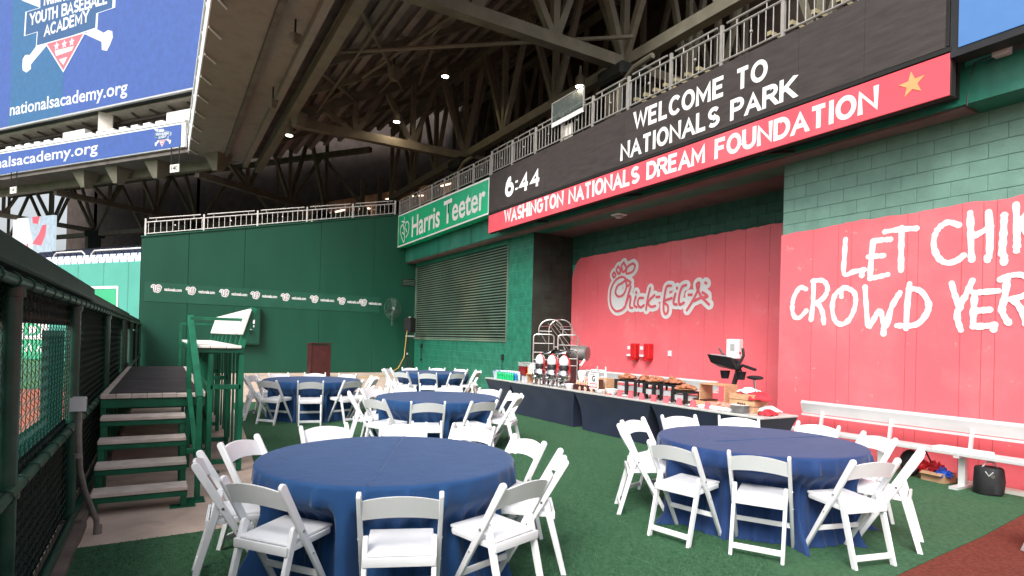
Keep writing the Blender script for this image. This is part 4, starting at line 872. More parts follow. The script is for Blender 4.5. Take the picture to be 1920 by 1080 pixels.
for i in range(2):
    mb = MB(); mb.bar(wp(.5,1.2+1.6*i,13.75), wp(40,1.2+1.6*i,13.75), .16, .16)
    tag(mb.build('ceiling_duct', m_plank), ('front' if i == 0 else 'rear')+' long duct under the club level ceiling', 'duct')
# section number signs
for s_, num in ((.62,'140'),(15.1,'141')):
    t = thing('section_sign', 'small hanging section sign reading '+num+(', near the bend of the stand' if num=='140' else ', at the far left edge under the wing'), 'sign')
    f2 = fwing(-.3); mb = MB(); mb.prism([(-s_-.33,9.88),(-s_+.33,9.88),(-s_+.33,10.28),(-s_-.33,10.28)], f2, -.05, 0); mb.build('plate', m_offw, t)
    text('lettering', num, f2, (-s_-.24,9.98), (-s_+.24,9.98), .22, .004, m_dark, t, bold=.02)
    for k in (-.3,.3):
        mb = MB(); mb.bar(wp(s_+k,-.27,10.28), wp(s_+k,-.27,11.2), .05, .05); mb.build('hanger', m_dark, t)
# speakers under the wing
for s_, nm in ((3.4,'grey angular loudspeaker under the ribbon screen, near the bend'),(9.8,'grey angular loudspeaker under the middle of the ribbon screen'),(-1.2,'grey angular loudspeaker just right of the ribbon screen'),(6.8,'pale angular loudspeaker under the ribbon screen')):
    p = wp(s_,.8,10.95); l = thing('hanging_speaker', nm, 'speaker', p, R(40))
    mb = MB(); q = .5; mb.add([(-q,-q,0),(q,-q,0),(q,q,0),(-q,q,0),(-q*.4,-q*.3,-.9),(q*.4,-q*.3,-.9),(q*.4,q*.3,-.9),(-q*.4,q*.3,-.9)], [(0,1,2,3),(7,6,5,4),(1,0,4,5),(2,1,5,6),(3,2,6,7),(0,3,7,4)]); mb.build('cabinet', m_steelroof, l)
# outfield wall below the wing
ow = thing('far_field_wall', 'pale teal padded field wall beyond the fence, with a white outline box', 'wall')
f3 = fwing(-3.2); s_ = -3.0
seam_s = [-3,-1.6,-.41,1.39,3.35,5.38,7.4,9.4,11.4,13.4,15.4,17.4,19.4,21.4,23.4,25.4,27.4]
for i, (a, b) in enumerate(zip(seam_s[:-1], seam_s[1:])):
    mb = MB(); mb.prism([(-b+.015,0),(-a-.015,0),(-a-.015,4.84),(-b+.015,4.84)], f3, -.3, 0); mb.build('pad', m_outwall, ow, bevel=.03)
mb = MB(); mb.prism([(-2.5,2.2),(-.42,2.2),(-.42,3.55),(-2.5,3.55)], f3, .004, .01); mb.build('painted_box', m_outwall2, ow)
for a, b in (((-2.6,3.65),(-.3,3.65)),((-.3,3.65),(-.3,1.9)),((-2.6,3.65),(-2.6,1.9))): strokes('painted_line', [[a,b]], f3, .12, .02, m_wpaint, ow)
mb = MB(); mb.prism([(-12.5,1.05),(-5.6,1.05),(-5.6,2.05),(-12.5,2.05)], f3, .004, .012); mb.build('white_sign', m_white, ow)
mb = MB(); mb.prism([(-12.5,.06),(-5.6,.06),(-5.6,1.04),(-12.5,1.04)], f3, .004, .012); mb.build('green_sign', m_outwall2, ow)
strokes('sign_marks', [[(-8.1,.3),(-7.8,.75),(-7.5,.4),(-7.2,.8),(-6.9,.35)],[(-6.6,.35),(-6.3,.7),(-6.1,.4)],[(-9.4,.3),(-9,.7),(-8.7,.35)]], f3, .1, .02, m_wpaint, ow)
text('lettering', 'BUD', f3, (-10.4,1.25), (-6.2,1.25), .6, .02, m_outwall2, ow, bold=.018)
# front seats: pale, one by one; the mass behind
ps = thing('stadium_seat', 'pale blue stadium seat in the front row above the teal wall', 'seat', (0,0,0), 0, 'pale front row stadium seats')
a_ = math.atan2(WD.y, WD.x)
sm = seat_mesh(); mb = MB(); mb.add(sm.v[:8], sm.f[:6]); mb.build('seat', m_seatw, ps)
mb = MB(); mb.add([tuple(v) for v in sm.v[8:16]], [tuple(i-8 for i in f) for f in sm.f[6:12]]); mb.build('backrest', m_seatw, ps)
ax = math.atan2(-WD.y, -WD.x)
fi = True
for rrow in range(2):
    s_ = -2.4
    while s_ < 13:
        p = wp(s_, -2.6+.85*rrow, 4.45+.3*rrow)
        if fi: ps.location = p; ps.rotation_euler = (0,0,ax); fi = False
        else: dup(ps, p, ax)
        s_ += .56
mb = MB()
for rrow in range(9):
    s_ = -3.
    while s_ < 22:
        c = wp(s_, -.7+.85*rrow, 5.05+.22*rrow); e1 = WD*.22; e2 = WN
        for (o0,o1,z0,z1) in ((0,.4,.38,.43),(.36,.42,.43,.86)):
            vs = [c-e1+e2*o0+V((0,0,z0)),c+e1+e2*o0+V((0,0,z0)),c+e1+e2*o1+V((0,0,z0)),c-e1+e2*o1+V((0,0,z0))]; mb.add(vs+[v+V((0,0,z1-z0)) for v in vs], [(0,3,2,1),(4,5,6,7),(0,1,5,4),(1,2,6,5),(2,3,7,6),(3,0,4,7)])
        s_ += .56
tag(mb.build('stand_seats', m_seatb), 'mass of navy stadium seats under the left wing', 'seats', None, 'stuff')
mb = MB(); k = [wp(-4,-3,0), wp(30,-3,0), wp(30,14,0), wp(-4,14,0)]; kz = [4.45,4.45,7.2,7.2]
mb.add([p for p in k]+[k[i]+V((0,0,kz[i]-.05)) for i in range(4)], [(0,3,2,1),(4,5,6,7),(0,1,5,4),(1,2,6,5),(2,3,7,6),(3,0,4,7)])
struct(mb.build('stand_terrace', m_conc))
for (a, b, nm) in ((1.0,6.2,'middle'),(-2.6,.2,'right'),(6.8,9.6,'left')):
    mb = MB(); mb.tube([wp(a,-.9,4.9),wp(a,-.9,5.75),wp(a+.25,-.9,5.92),wp(b-.25,-.9,5.92),wp(b,-.9,5.75),wp(b,-.9,4.9)], .045, 6)
    tag(mb.build('aisle_rail', m_whiterail, None, True), 'white hoop rail in front of the navy seats, '+nm+' one', 'rail')
# concourse back: brown ramps, glowing picture board, opening
mu = thing('picture_board', 'glowing picture board with a blurred red and blue picture behind the seats', 'poster')  # board glows by its own emission, like a video screen
f4 = fwing(6)
mb = MB(); mb.prism([(-27.9,6.3),(-22.5,6.3),(-22.5,10.3),(-27.9,10.3)], f4, -.2, 0); mb.build('board', m_pale, mu)
mb = MB(); mb.prism([(-27.9,6.4),(-25.4,6.4),(-25.1,8.2),(-25.9,10.3),(-27.9,10.3)], f4, .003, .01); mb.build('white_shape', m_screenw, mu)
mb = MB(); mb.prism([(-25.2,8.2),(-24.0,8.0),(-23.5,8.8),(-23.4,9.6),(-23.9,9.6),(-24.4,8.9)], f4, .012, .02); mb.build('red_shape', m_screenred, mu)
mb = MB(); mb.prism([(-25.2,9.8),(-24.5,9.7),(-24.3,10.3),(-25.3,10.3)], f4, .012, .02); mb.build('red_shape', m_screenred, mu)
text('lettering', '31', f4, (-26.9,7.5), (-25.7,7.65), .6, .022, m_screenred, mu, bold=.018)
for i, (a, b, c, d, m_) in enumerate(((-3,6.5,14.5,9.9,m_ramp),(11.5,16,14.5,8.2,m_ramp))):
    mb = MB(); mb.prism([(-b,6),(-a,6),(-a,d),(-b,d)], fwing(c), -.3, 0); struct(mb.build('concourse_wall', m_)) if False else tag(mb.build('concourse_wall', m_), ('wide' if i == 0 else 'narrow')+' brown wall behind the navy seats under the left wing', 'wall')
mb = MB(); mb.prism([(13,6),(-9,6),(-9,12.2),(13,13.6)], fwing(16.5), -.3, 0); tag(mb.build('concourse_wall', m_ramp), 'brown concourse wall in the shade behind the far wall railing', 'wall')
for i in range(6):
    a_ = wp(6.5-2.4*i, 16.1, 10.9+.32*i+.25*(i%2)); mb = MB(); mb.bar(a_, a_+WD*-.9+V((0,0,.12*(i%2))), .16, .07); tag(mb.build('added_glow_strip', glow('strip_glow', (1,.72,.5), 2.2) if 'strip_glow' not in bpy.data.materials else bpy.data.materials['strip_glow']), '%s added glowing strip from the left in the dim concourse behind the railing' % ['first','second','third','fourth','fifth','sixth'][i], 'lamp', 'added glowing strips in the concourse')  # glowing strips added for patches of light in the dim concourse
for i in range(9):
    x_ = -12+1.6*i; mb = MB(); mb.bar(wp(x_,15.2,6.0), wp(x_,15.2,13.5), .28, .28); tag(mb.build('concourse_post', m_steelroof), '%s dull olive post from the right in the shade behind the railing' % ['first','second','third','fourth','fifth','sixth','seventh','eighth','ninth'][i], 'post', 'posts in the shade behind the far railing')
for i in range(7):
    mb = MB(); mb.bar(wp(-2.5+.15*i,14.0,6.3+.42*i), wp(5.2,14.0,7.6+.36*i), .1, .12)
    tag(mb.build('ramp_rail', m_offw if i%3 == 0 else m_plank), 'sloping ramp rail on the brown wall behind the seats', 'rail', 'ramp rails behind the seats')
mb = MB(); k = [wp(-4,10.4,6.8), wp(-2.2,10.4,10), wp(-1.8,10.4,10), wp(-3.5,10.4,6.8)]
mb.add(k+[p+WN*.25 for p in k], [(0,1,2,3),(7,6,5,4),(0,4,5,1),(1,5,6,2),(2,6,7,3),(3,7,4,0)])
tag(mb.build('diagonal_strut', m_steelroof), 'olive diagonal strut above the navy seats near the far wall', 'strut')
# ================================================================== CHAIN LINK FENCE ON THE LEFT
FXX = -.62
fe = thing('chain_link_fence', 'tall dark green chain link fence with black windscreen and a padded cap along the left', 'fence')
posts = [-1.6, .9, 3.62, 6.0, 9.3, 12.9, 16.2, 19.5, 22.5]
for y in posts:
    mb = MB(); mb.tube([(FXX,y,0),(FXX,y,1.86)], .048, 12); mb.build('post', m_fgreen, fe, True)
    mb = MB(); mb.lathe([(.058,0),(.06,.02),(.058,.05)], (FXX,y,1.78), 12); mb.lathe([(.058,0),(.06,.02),(.058,.05)], (FXX,y,.82), 12); mb.build('collar', m_fgreen, fe, True)
    mb = MB(); mb.box(FXX-.07,FXX+.1,y-.09,y+.09,.062,.085); mb.build('base_plate', m_concd, fe)
for z, r_, x in ((1.85,.026,FXX+.035),(.86,.03,FXX+.03),(.10,.03,FXX+.03)):
    mb = MB(); mb.tube([(x,-1.6,z),(x,22.6,z)], r_, 10); mb.build('rail', m_fgreen, fe, True)
for z in (1.85, .86):
    y = .4; pr_ = None
    while y < 15:
        if pr_ is None:
            mb = MB(); mb.tube([(.036*math.cos(R(a)), 0, .036*math.sin(R(a))) for a in range(0,361,40)], .004, 4, False); pr_ = mb.build('tie', m_fgreen, fe, loc=(FXX+.03,y,z))
        else: share(pr_, 'tie', fe, (FXX+.03,y,z))
        y += .34
# padded cap, two lengths
def cap(y0, y1, x0, x1, z0, z1, bev):
    mb = MB(); mb.box(x0,x1,y0,y1,z0,z1); return mb.build('padded_cap', m_pad, fe, bevel=bev, seg=3)
cap(-1.6, 7.0, -.86, -.565, 1.905, 2.035, .03); cap(7.02, 14.9, -.84, -.59, 1.90, 2.0, .03); cap(14.92, 22.6, -.84, -.60, 1.90, 1.985, .03)
# chain link: woven wire, one part per bay
def chain(y0, y1, z0, z1, cell=.062, r_=.0024):
    mb = MB(); n = int((y1-y0)/cell); k = int((z1-z0)/cell*1.0)
    h = cell/2
    for i in range(n+1):
        yc = y0+cell*i; pts = []
        for j in range(k*2+1):
            z = z0+(z1-z0)*j/(k*2); s = 1 if j%2 else -1
            pts.append((FXX-.012+.004*s*(1 if i%2 else -1), yc+s*h*1.02, z))
        a = r_; vs = []; fs = []
        for (x,y,z) in pts: vs += [(x+a,y,z),(x,y+a,z),(x-a,y,z),(x,y-a,z)]
        for q in range(len(pts)-1):
            for e in range(4): fs.append((q*4+e,q*4+(e+1)%4,(q+1)*4+(e+1)%4,(q+1)*4+e))
        mb.add(vs, fs)
    o = mb.build('wire_mesh', m_wire, fe); o['kind'] = 'stuff'; return o
for a, b in ((.95,3.57),(3.67,5.95),(6.05,9.25)): chain(a, b, .12, 1.84)
chain(9.35, 12.85, .9, 1.84, .08, .003)
# windscreen cloth with its openings
def cloth_rect(y0, y1, z0, z1, m_, x=FXX-.045):
    mb = MB(); mb.box(x-.004,x,y0,y1,z0,z1); return mb.build('windscreen', m_, fe)
cloth_rect(-1.6, 22.6, .07, .90, m_bscreen)
cloth_rect(-1.6, 22.6, 1.66, 1.90, m_bscreen)
cloth_rect(-1.6, 3.55, .9, 1.66, m_bscreen)
cloth_rect(3.75, 4.86, .9, 1.04, m_teal); cloth_rect(4.86, 5.9, .9, 1.62, m_teal)
cloth_rect(6.0, 6.75, .9, 1.58, m_teal); cloth_rect(6.75, 12.8, .9, 1.66, m_bscreen)
cloth_rect(12.9, 13.6, .9, 1.6, m_teal); cloth_rect(13.6, 16.1, .9, 1.66, m_bscreen); cloth_rect(16.2, 22.6, .9, 1.64, m_bscreen)
# conduit with its grey box
cd = thing('conduit', 'grey electrical conduit with a square outlet box standing beside the fence', 'conduit')
mb = MB(); mb.tube([(-.50,5.28,1.06),(-.50,5.30,.85),(-.49,5.34,.6),(-.475,5.50,.42),(-.44,5.66,.24),(-.41,5.74,.12),(-.40,5.76,.0)], .021, 10); mb.build('pipe', m_conduit, cd, True)
mb = MB(); mb.box(-.545,-.455,5.21,5.31,1.045,1.145); mb.build('box', m_grey, cd, bevel=.008)
mb = MB(); mb.box(-.548,-.452,5.20,5.208,1.047,1.143); mb.build('cover', m_grey, cd)
mb = MB(); mb.lathe([(.03,0),(.03,.07)], (-.40,5.76,0), 10); mb.lathe([(.028,0),(.028,.03)], (-.50,5.29,.70), 10); mb.build('coupling', m_conduit, cd)

# ================================================================== RAISED DECK WITH STEPS AND BENCH
dk = thing('viewing_deck', 'raised green steel deck with dark matting and beige steps beside the fence', 'deck')
DX0, DX1, DY0, DY1, DZ = -.56, .46, 7.82, 13.9, .925
def frame(parent, pts, m_=m_deckgreen, w=.05, h=.05, name='frame_bar'):
    for a, b in pts:
        mb = MB(); mb.bar(a, b, w, h); mb.build(name, m_, parent, bevel=.004)
frame(dk, [((DX0,DY0+.03,DZ-.10),(DX1,DY0+.03,DZ-.10)),((DX0+.03,DY0,DZ-.10),(DX0+.03,DY1,DZ-.10)),((DX1-.03,DY0,DZ-.10),(DX1-.03,DY1,DZ-.10)),((DX0,DY1,DZ-.10),(DX1,DY1,DZ-.10))], w=.05, h=.10)
for y in (DY0+.03, 9.8, 11.8, DY1-.03):
    frame(dk, [((DX0+.03,y,.0),(DX0+.03,y,DZ-.13)),((DX1-.05,y,.0),(DX1-.05,y,DZ-.13))], name='leg')
    frame(dk, [((DX0,y,.35),(DX1,y,.35))], name='cross_bar') if y > 8 else None
# board edges and matting planks
mb = MB(); mb.box(DX0,DX0+.07,DY0+.10,DY1,DZ-.045,DZ); mb.build('edge_board', m_tread, dk, bevel=.004)
mb = MB(); mb.box(DX1-.06,DX1+.01,DY0+.10,DY1,DZ-.045,DZ); mb.build('edge_board', m_tread, dk, bevel=.004)
nb = 7
for i in range(nb):
    a = DX0+(DX1-DX0)*i/nb; b = DX0+(DX1-DX0)*(i+1)/nb; mb = MB(); mb.box(a+.002,b-.002,DY0-.02,DY0+.098,DZ-.045,DZ+random.uniform(-.002,.002)); mb.build('nosing_board', m_tread, dk, bevel=.004)
y = DY0+.1; 
while y < DY1-.1:
    y2 = min(y+1.15, DY1); mb = MB(); mb.box(DX0+.073,DX1-.063,y+.006,y2-.006,DZ-.045,DZ+.004+random.uniform(-.001,.002)); mb.build('mat_panel', m_rubber, dk, bevel=.003); y = y2
# steps
stp = thing('deck_steps', 'four open steps of pale weathered boards on green steel leading up to the deck', 'stairs')
SY = [6.28, 6.64, 6.96, 7.26]; SZ = [.195, .365, .55, .74]; SX0, SX1 = [-.50,-.505,-.51,-.515], .245
for i, (y, z) in enumerate(zip(SY, SZ)):
    for j in range(2):
        mb = MB(); mb.box(SX0[i],SX1,y+.135*j,y+.135*j+.13,z-.035,z+random.uniform(-.002,.002)); mb.build('tread_board', m_tread, stp, bevel=.005)
    frame(stp, [((SX0[i],y+.03,z-.065),(SX1,y+.03,z-.065)),((SX0[i],y+.24,z-.065),(SX1,y+.24,z-.065))], w=.03, h=.05, name='tread_bar')
    frame(stp, [((SX1-.03,y+.05,.0 if i == 0 else SZ[i-1]-.03),(SX1-.03,y+.05,z-.04)),((SX0[i]+.03,y+.05,.0 if i == 0 else SZ[i-1]-.03),(SX0[i]+.03,y+.05,z-.04))], name='upright')
    frame(stp, [((SX1-.03,y+.02,z-.065),(SX1-.03,y+.36,z-.065)),((SX0[i]+.03,y+.02,z-.065),(SX0[i]+.03,y+.36,z-.065))], w=.05, h=.05, name='side_bar')
    if i: frame(stp, [((SX1-.03,y+.2,0),(SX1-.03,y+.2,z-.05)),((SX0[i]+.03,y+.2,0),(SX0[i]+.03,y+.2,z-.05))], name='leg')
for y in (6.33,):
    mb = MB(); mb.box(SX1-.14,SX1+.07,y-.05,y+.07,.0,.012); mb.build('foot_plate', m_deckgreen, stp)
# things lying under the deck
for i, (a, b, c, d, e, f, nm) in enumerate(((-.1,.4,11.2,11.5,.72,.76,'upper pale board under the deck'),(-.15,.45,10.4,10.7,.62,.66,'lower pale board under the deck'))):
    mb = MB(); mb.box(a,b,c,d,e,f); mb.build('under_board', m_tread, dk)
for i in range(12):
    mb = MB(); mb.bar((DX0+.02,8.1+.45*i,.05),(DX0+.02,8.1+.45*i,DZ-.14),.03,.03); mb.build('baluster', m_deckgreen, dk)
# hand rail by the steps
hr = thing('step_handrail', 'sloping green steel handrail beside the deck steps', 'railing')
frame(hr, [((.30,8.35,1.82),(.335,6.50,.99))], w=.065, h=.06, name='rail')
frame(hr, [((.335,6.50,.30),(.335,6.50,1.0)),((.29,7.9,.05),(.29,7.9,1.60)),((.30,8.35,.92),(.30,8.35,1.82)),((.335,6.50,.30),(.29,7.9,.95))], name='post')
frame(hr, [((.335,6.7,.45),(.24,6.7,.45))], name='bracket')
mb = MB(); mb.box(.20,.40,6.40,6.6,.0,.012); mb.build('foot_plate', m_deckgreen, hr); frame(hr, [((.335,6.5,.0),(.335,6.5,.3))], name='post')
# raised bench along the right side of the deck
rbn = thing('raised_bench', 'long raised bench with cream seat and back boards on a green steel frame', 'bench')
BY0, BY1 = 7.62, 12.6
for k in range(3):
    a = .325+.165*k; mb = MB(); mb.box(a,a+.160,BY0,BY1-(.0 if k else 0),1.455,1.488); mb.build('seat_board', m_offw, rbn, bevel=.004)
mb = MB(); v = [(.795,BY0,1.625),(.885,BY0,1.93),(.885,BY1,1.93),(.795,BY1,1.625),(.825,BY0,1.615),(.915,BY0,1.92),(.915,BY1,1.92),(.825,BY1,1.615)]
mb.add(v, [(0,1,2,3),(7,6,5,4),(0,4,5,1),(1,5,6,2),(2,6,7,3),(3,7,4,0)]); mb.build('back_board', m_offw, rbn, bevel=.004)
frame(rbn, [((.34,BY0+.06,1.43),(.84,BY0+.06,1.43)),((.345,BY0+.06,1.43),(.345,BY1,1.43)),((.80,BY0+.06,1.43),(.80,BY1,1.43))], w=.05, h=.06, name='seat_frame')
for i in range(8):
    y = BY0+.07+(BY1-BY0-.14)*i/7
    w_ = .075 if i in (0,7) else .03
    frame(rbn, [((.80,y,1.40),(.86,y,1.66)),((.86,y,1.66),(.945,y,1.94))], w=.05, h=w_, name='back_strut')
for y in (BY0+.08, 9.3, 10.9, BY1-.05):
    frame(rbn, [((.50,y,0.012),(.50,y,1.40)),((.825,y,.012),(.825,y,1.40)),((.50,y,1.0),(.825,y,1.0)),((.50,y,.13),(.825,y,.13))], w=.055, h=.055, name='leg_bar')
    mb = MB(); mb.box(.42,.62,y-.06,y+.06,.0,.012); mb.build('foot_plate', m_deckgreen, rbn)
for z in (.60, 1.0): frame(rbn, [((.50,BY0+.08,z),(.50,BY1,z))], w=.04, h=.04, name='side_bar')
i = 0; y = BY0+.5
while y < BY1-.2:
    frame(rbn, [((.50,y,.2),(.50,y,1.40))], w=.025, h=.04, name='baluster'); frame(rbn, [((.825,y,.2),(.825,y,1.40))], w=.025, h=.04, name='baluster'); y += .42
frame(rbn, [((.29,BY0+.35,1.80),(.93,BY0+.35,1.80))], w=.05, h=.035, name='arm_bar')
frame(rbn, [((.335,13.95,.93),(.335,13.95,1.80)),((.335,13.95,1.80),(.94,13.95,1.80)),((.94,13.95,.1),(.94,13.95,1.80))], w=.045, h=.045, name='end_rail')

# ================================================================== ROUND TABLES WITH CLOTHS
def tablecloth(cx, cy, seed, m_, label, crease=None, chairs=()):
    rnd = random.Random(seed); RT, ZT = .914, .76
    na, rad = 400, []
    rid = []; aa = rnd.uniform(0, .3)
    while aa < 2*math.pi:
        rid.append((aa, rnd.uniform(.035,.085), rnd.uniform(.35,1)*(1 if rnd.random() < .8 else 1.5), rnd.uniform(-.10,.10))); aa += rnd.uniform(.13,.34)
    def fold(a, t=1):
        v = -.25
        for c, w_, h_, sk in rid:
            d_ = (a-c-sk*t+math.pi)%(2*math.pi)-math.pi
            ww = w_*(.55+.6*t); v += h_*math.exp(-(d_/ww)**2)
        return v
    vs = []; rings = []
    tops = [0,.25,.5,.7,.85,.895]
    for r_ in tops:
        rings.append([(cx+r_*math.cos(a), cy+r_*math.sin(a), ZT+.0012*math.sin(5*r_*math.cos(a)+seed)*math.cos(4*r_*math.sin(a))) for a in [2*math.pi*i/na for i in range(na)]])
    prof = [(.908,ZT-.003),(.916,ZT-.012)]
    for r_, z in prof: rings.append([(cx+r_*math.cos(2*math.pi*i/na), cy+r_*math.sin(2*math.pi*i/na), z) for i in range(na)])
    lv = [.03,.07,.13,.165,.2,.24,.28,.36,.44,.52,.60,.66,.705,.735]
    for d_ in lv:
        t = d_/.735; ring = []
        for i in range(na):
            a = 2*math.pi*i/na; f = fold(a, t); am = .085*t**.6; r_ = .918+.03*t+am*f*(1 if f > 0 else .6)+.006*math.sin(9*t+6*a)*t
            if f > .15 : r_ += .03*t*(f-.15)
            if t > .93: r_ += .03*(t-.93)/.07*(1+.9*math.sin(7*a+seed))*.9
            ring.append((cx+r_*math.cos(a), cy+r_*math.sin(a), ZT-d_*.995))
        rings.append(ring)
    ring = []                                        # hem spreading on the turf
    for i in range(na):
        a = 2*math.pi*i/na; f = fold(a); r_ = .975+.09*f+.05*(1+math.sin(7*a+seed))*.7+.014*math.sin(31*a)
        ring.append((cx+r_*math.cos(a), cy+r_*math.sin(a), .017))
    rings.append(ring)
    for k, ring in enumerate(rings):
        for i, (x, y, z) in enumerate(ring):
            if z > .63: continue
            r_ = math.hypot(x-cx, y-cy); a = math.atan2(y-cy, x-cx)
            for ca, cr in chairs:
                Rf = cr-.46-.03+(.06*max(0,.2-z)/.2); d_ = abs((a-R(ca)+math.pi)%(2*math.pi)-math.pi); hw_ = .205/max(Rf,.3)
                kk = min(1, max(0, (hw_+.085-d_)/.085)); kk = kk*kk*(3-2*kk); vz = min(1, max(0, (.63-z)/.13))
                if r_ > Rf: r_ = r_+(Rf+.012*math.sin(37*a)-r_)*kk*vz
            if z < .12: r_ = min(r_, 1.035)
            ring[i] = (cx+r_*math.cos(a), cy+r_*math.sin(a), z)
    vs = [v for g in rings for v in g]; fs = []
    for k in range(len(rings)-1):
        for i in range(na): fs.append((k*na+i, k*na+(i+1)%na, (k+1)*na+(i+1)%na, (k+1)*na+i)[::-1])
    me_ = MB(); me_.v = vs; me_.f = fs
    if crease:                                        # pressed fold lines across the top
        for (a, amp, wd) in crease:
            ca, sa = math.cos(R(a)), math.sin(R(a))
            me_.v = [(x,y,z+amp*math.exp(-(((x-cx)*sa-(y-cy)*ca)/wd)**2) if z > ZT-.02 else z) for x,y,z in me_.v]
    o = me_.build('tablecloth', m_, None)
    for p in o.data.polygons: p.use_smooth = True
    tag(o, label, 'tablecloth', 'blue cloths on the round tables'); return o
def crease_strip(cx, cy, ang, L0, L1, par):
    """thin raised pressed crease running over the cloth top"""
    mb = MB(); n = 30; ca, sa = math.cos(R(ang)), math.sin(R(ang))
    for i in range(n+1):
        s = L0+(L1-L0)*i/n; w_ = .012+.003*math.sin(s*9); off = .006*math.sin(s*4); x = cx+ca*s-sa*off; y = cy+sa*s+ca*off
        for k, h in ((-1,.7606),(-.3,.765),(.3,.7655),(1,.7606)): mb.v.append((x-sa*w_*k, y+ca*w_*k, h))
    for i in range(n):
        for k in range(3): mb.f.append((i*4+k,(i+1)*4+k,(i+1)*4+k+1,i*4+k+1))
    o = mb.build('crease', m_cloth, par); 
    for p in o.data.polygons: p.use_smooth = True
TN = {1:'nearest table', 2:'right table by the bench', 3:'middle table', 4:'left table near the lectern', 5:'farthest table near the louvre'}
TC = {1:(1.4626,4.1985), 2:(4.874,3.63), 3:(3.613,8.244), 4:(2.606,12.152), 5:(6.07,14.25)}
CH_ = {1:[(-105,1.27),(-149,1.19),(171,1.25),(138,1.24),(96,1.36),(65,1.36),(37,1.40),(1,1.23),(-33,1.27),(-70,1.29)],
       2:[(-141,1.16),(-177,1.24),(140,1.28),(110,1.32),(76,1.36),(46,1.35),(10,1.32),(-25,1.22),(-64,1.27),(-102,1.24)],
       3:[(-122,1.28),(-157,1.26),(163,1.30),(124,1.28),(94,1.27),(58,1.30),(24,1.30),(-10,1.25),(-42,1.24),(-84,1.22)],
       4:[(-104,1.25),(-140,1.27),(178,1.24),(148,1.24),(112,1.25),(76,1.25),(42,1.24),(0,1.24),(-32,1.26),(-66,1.24)],
       5:[(-118,1.28),(-152,1.26),(172,1.26),(135,1.28),(97,1.30),(62,1.26),(28,1.24),(-8,1.24),(-46,1.24),(-84,1.24)]}
lab = {1:'royal blue floor length cloth on the nearest round table', 2:'blue floor length cloth, red wall tinge in its colour, on the right front round table', 3:'blue floor length cloth on the middle round table', 4:'blue floor length cloth on the back left table near the lectern', 5:'blue floor length cloth on the farthest round table near the louvre'}
for k, (cx, cy) in TC.items():
    t = thing('round_table', 'round banquet table hidden under the cloth of the '+TN[k], 'table', (cx,cy,0), 0, 'round banquet tables under cloths')
    mb = MB(); mb.lathe([(.89,.725),(.90,.74),(.89,.752)], (0,0,0), 40); mb.build('tabletop', m_wood, t)
    for a in (45,135,225,315):
        mb = MB(); mb.tube([(.5*math.cos(R(a)),.5*math.sin(R(a)),.72),(.6*math.cos(R(a)),.6*math.sin(R(a)),.015)], .018, 6); mb.build('leg', m_grey, t)
    o = tablecloth(cx, cy, k*3+1, m_cloth2 if k == 2 else m_cloth, lab[k], None, CH_[k])
    if k == 1: crease_strip(cx, cy, 63, -.88, .88, o)
    if k == 2: crease_strip(cx, cy, -10, -.5, .85, o)

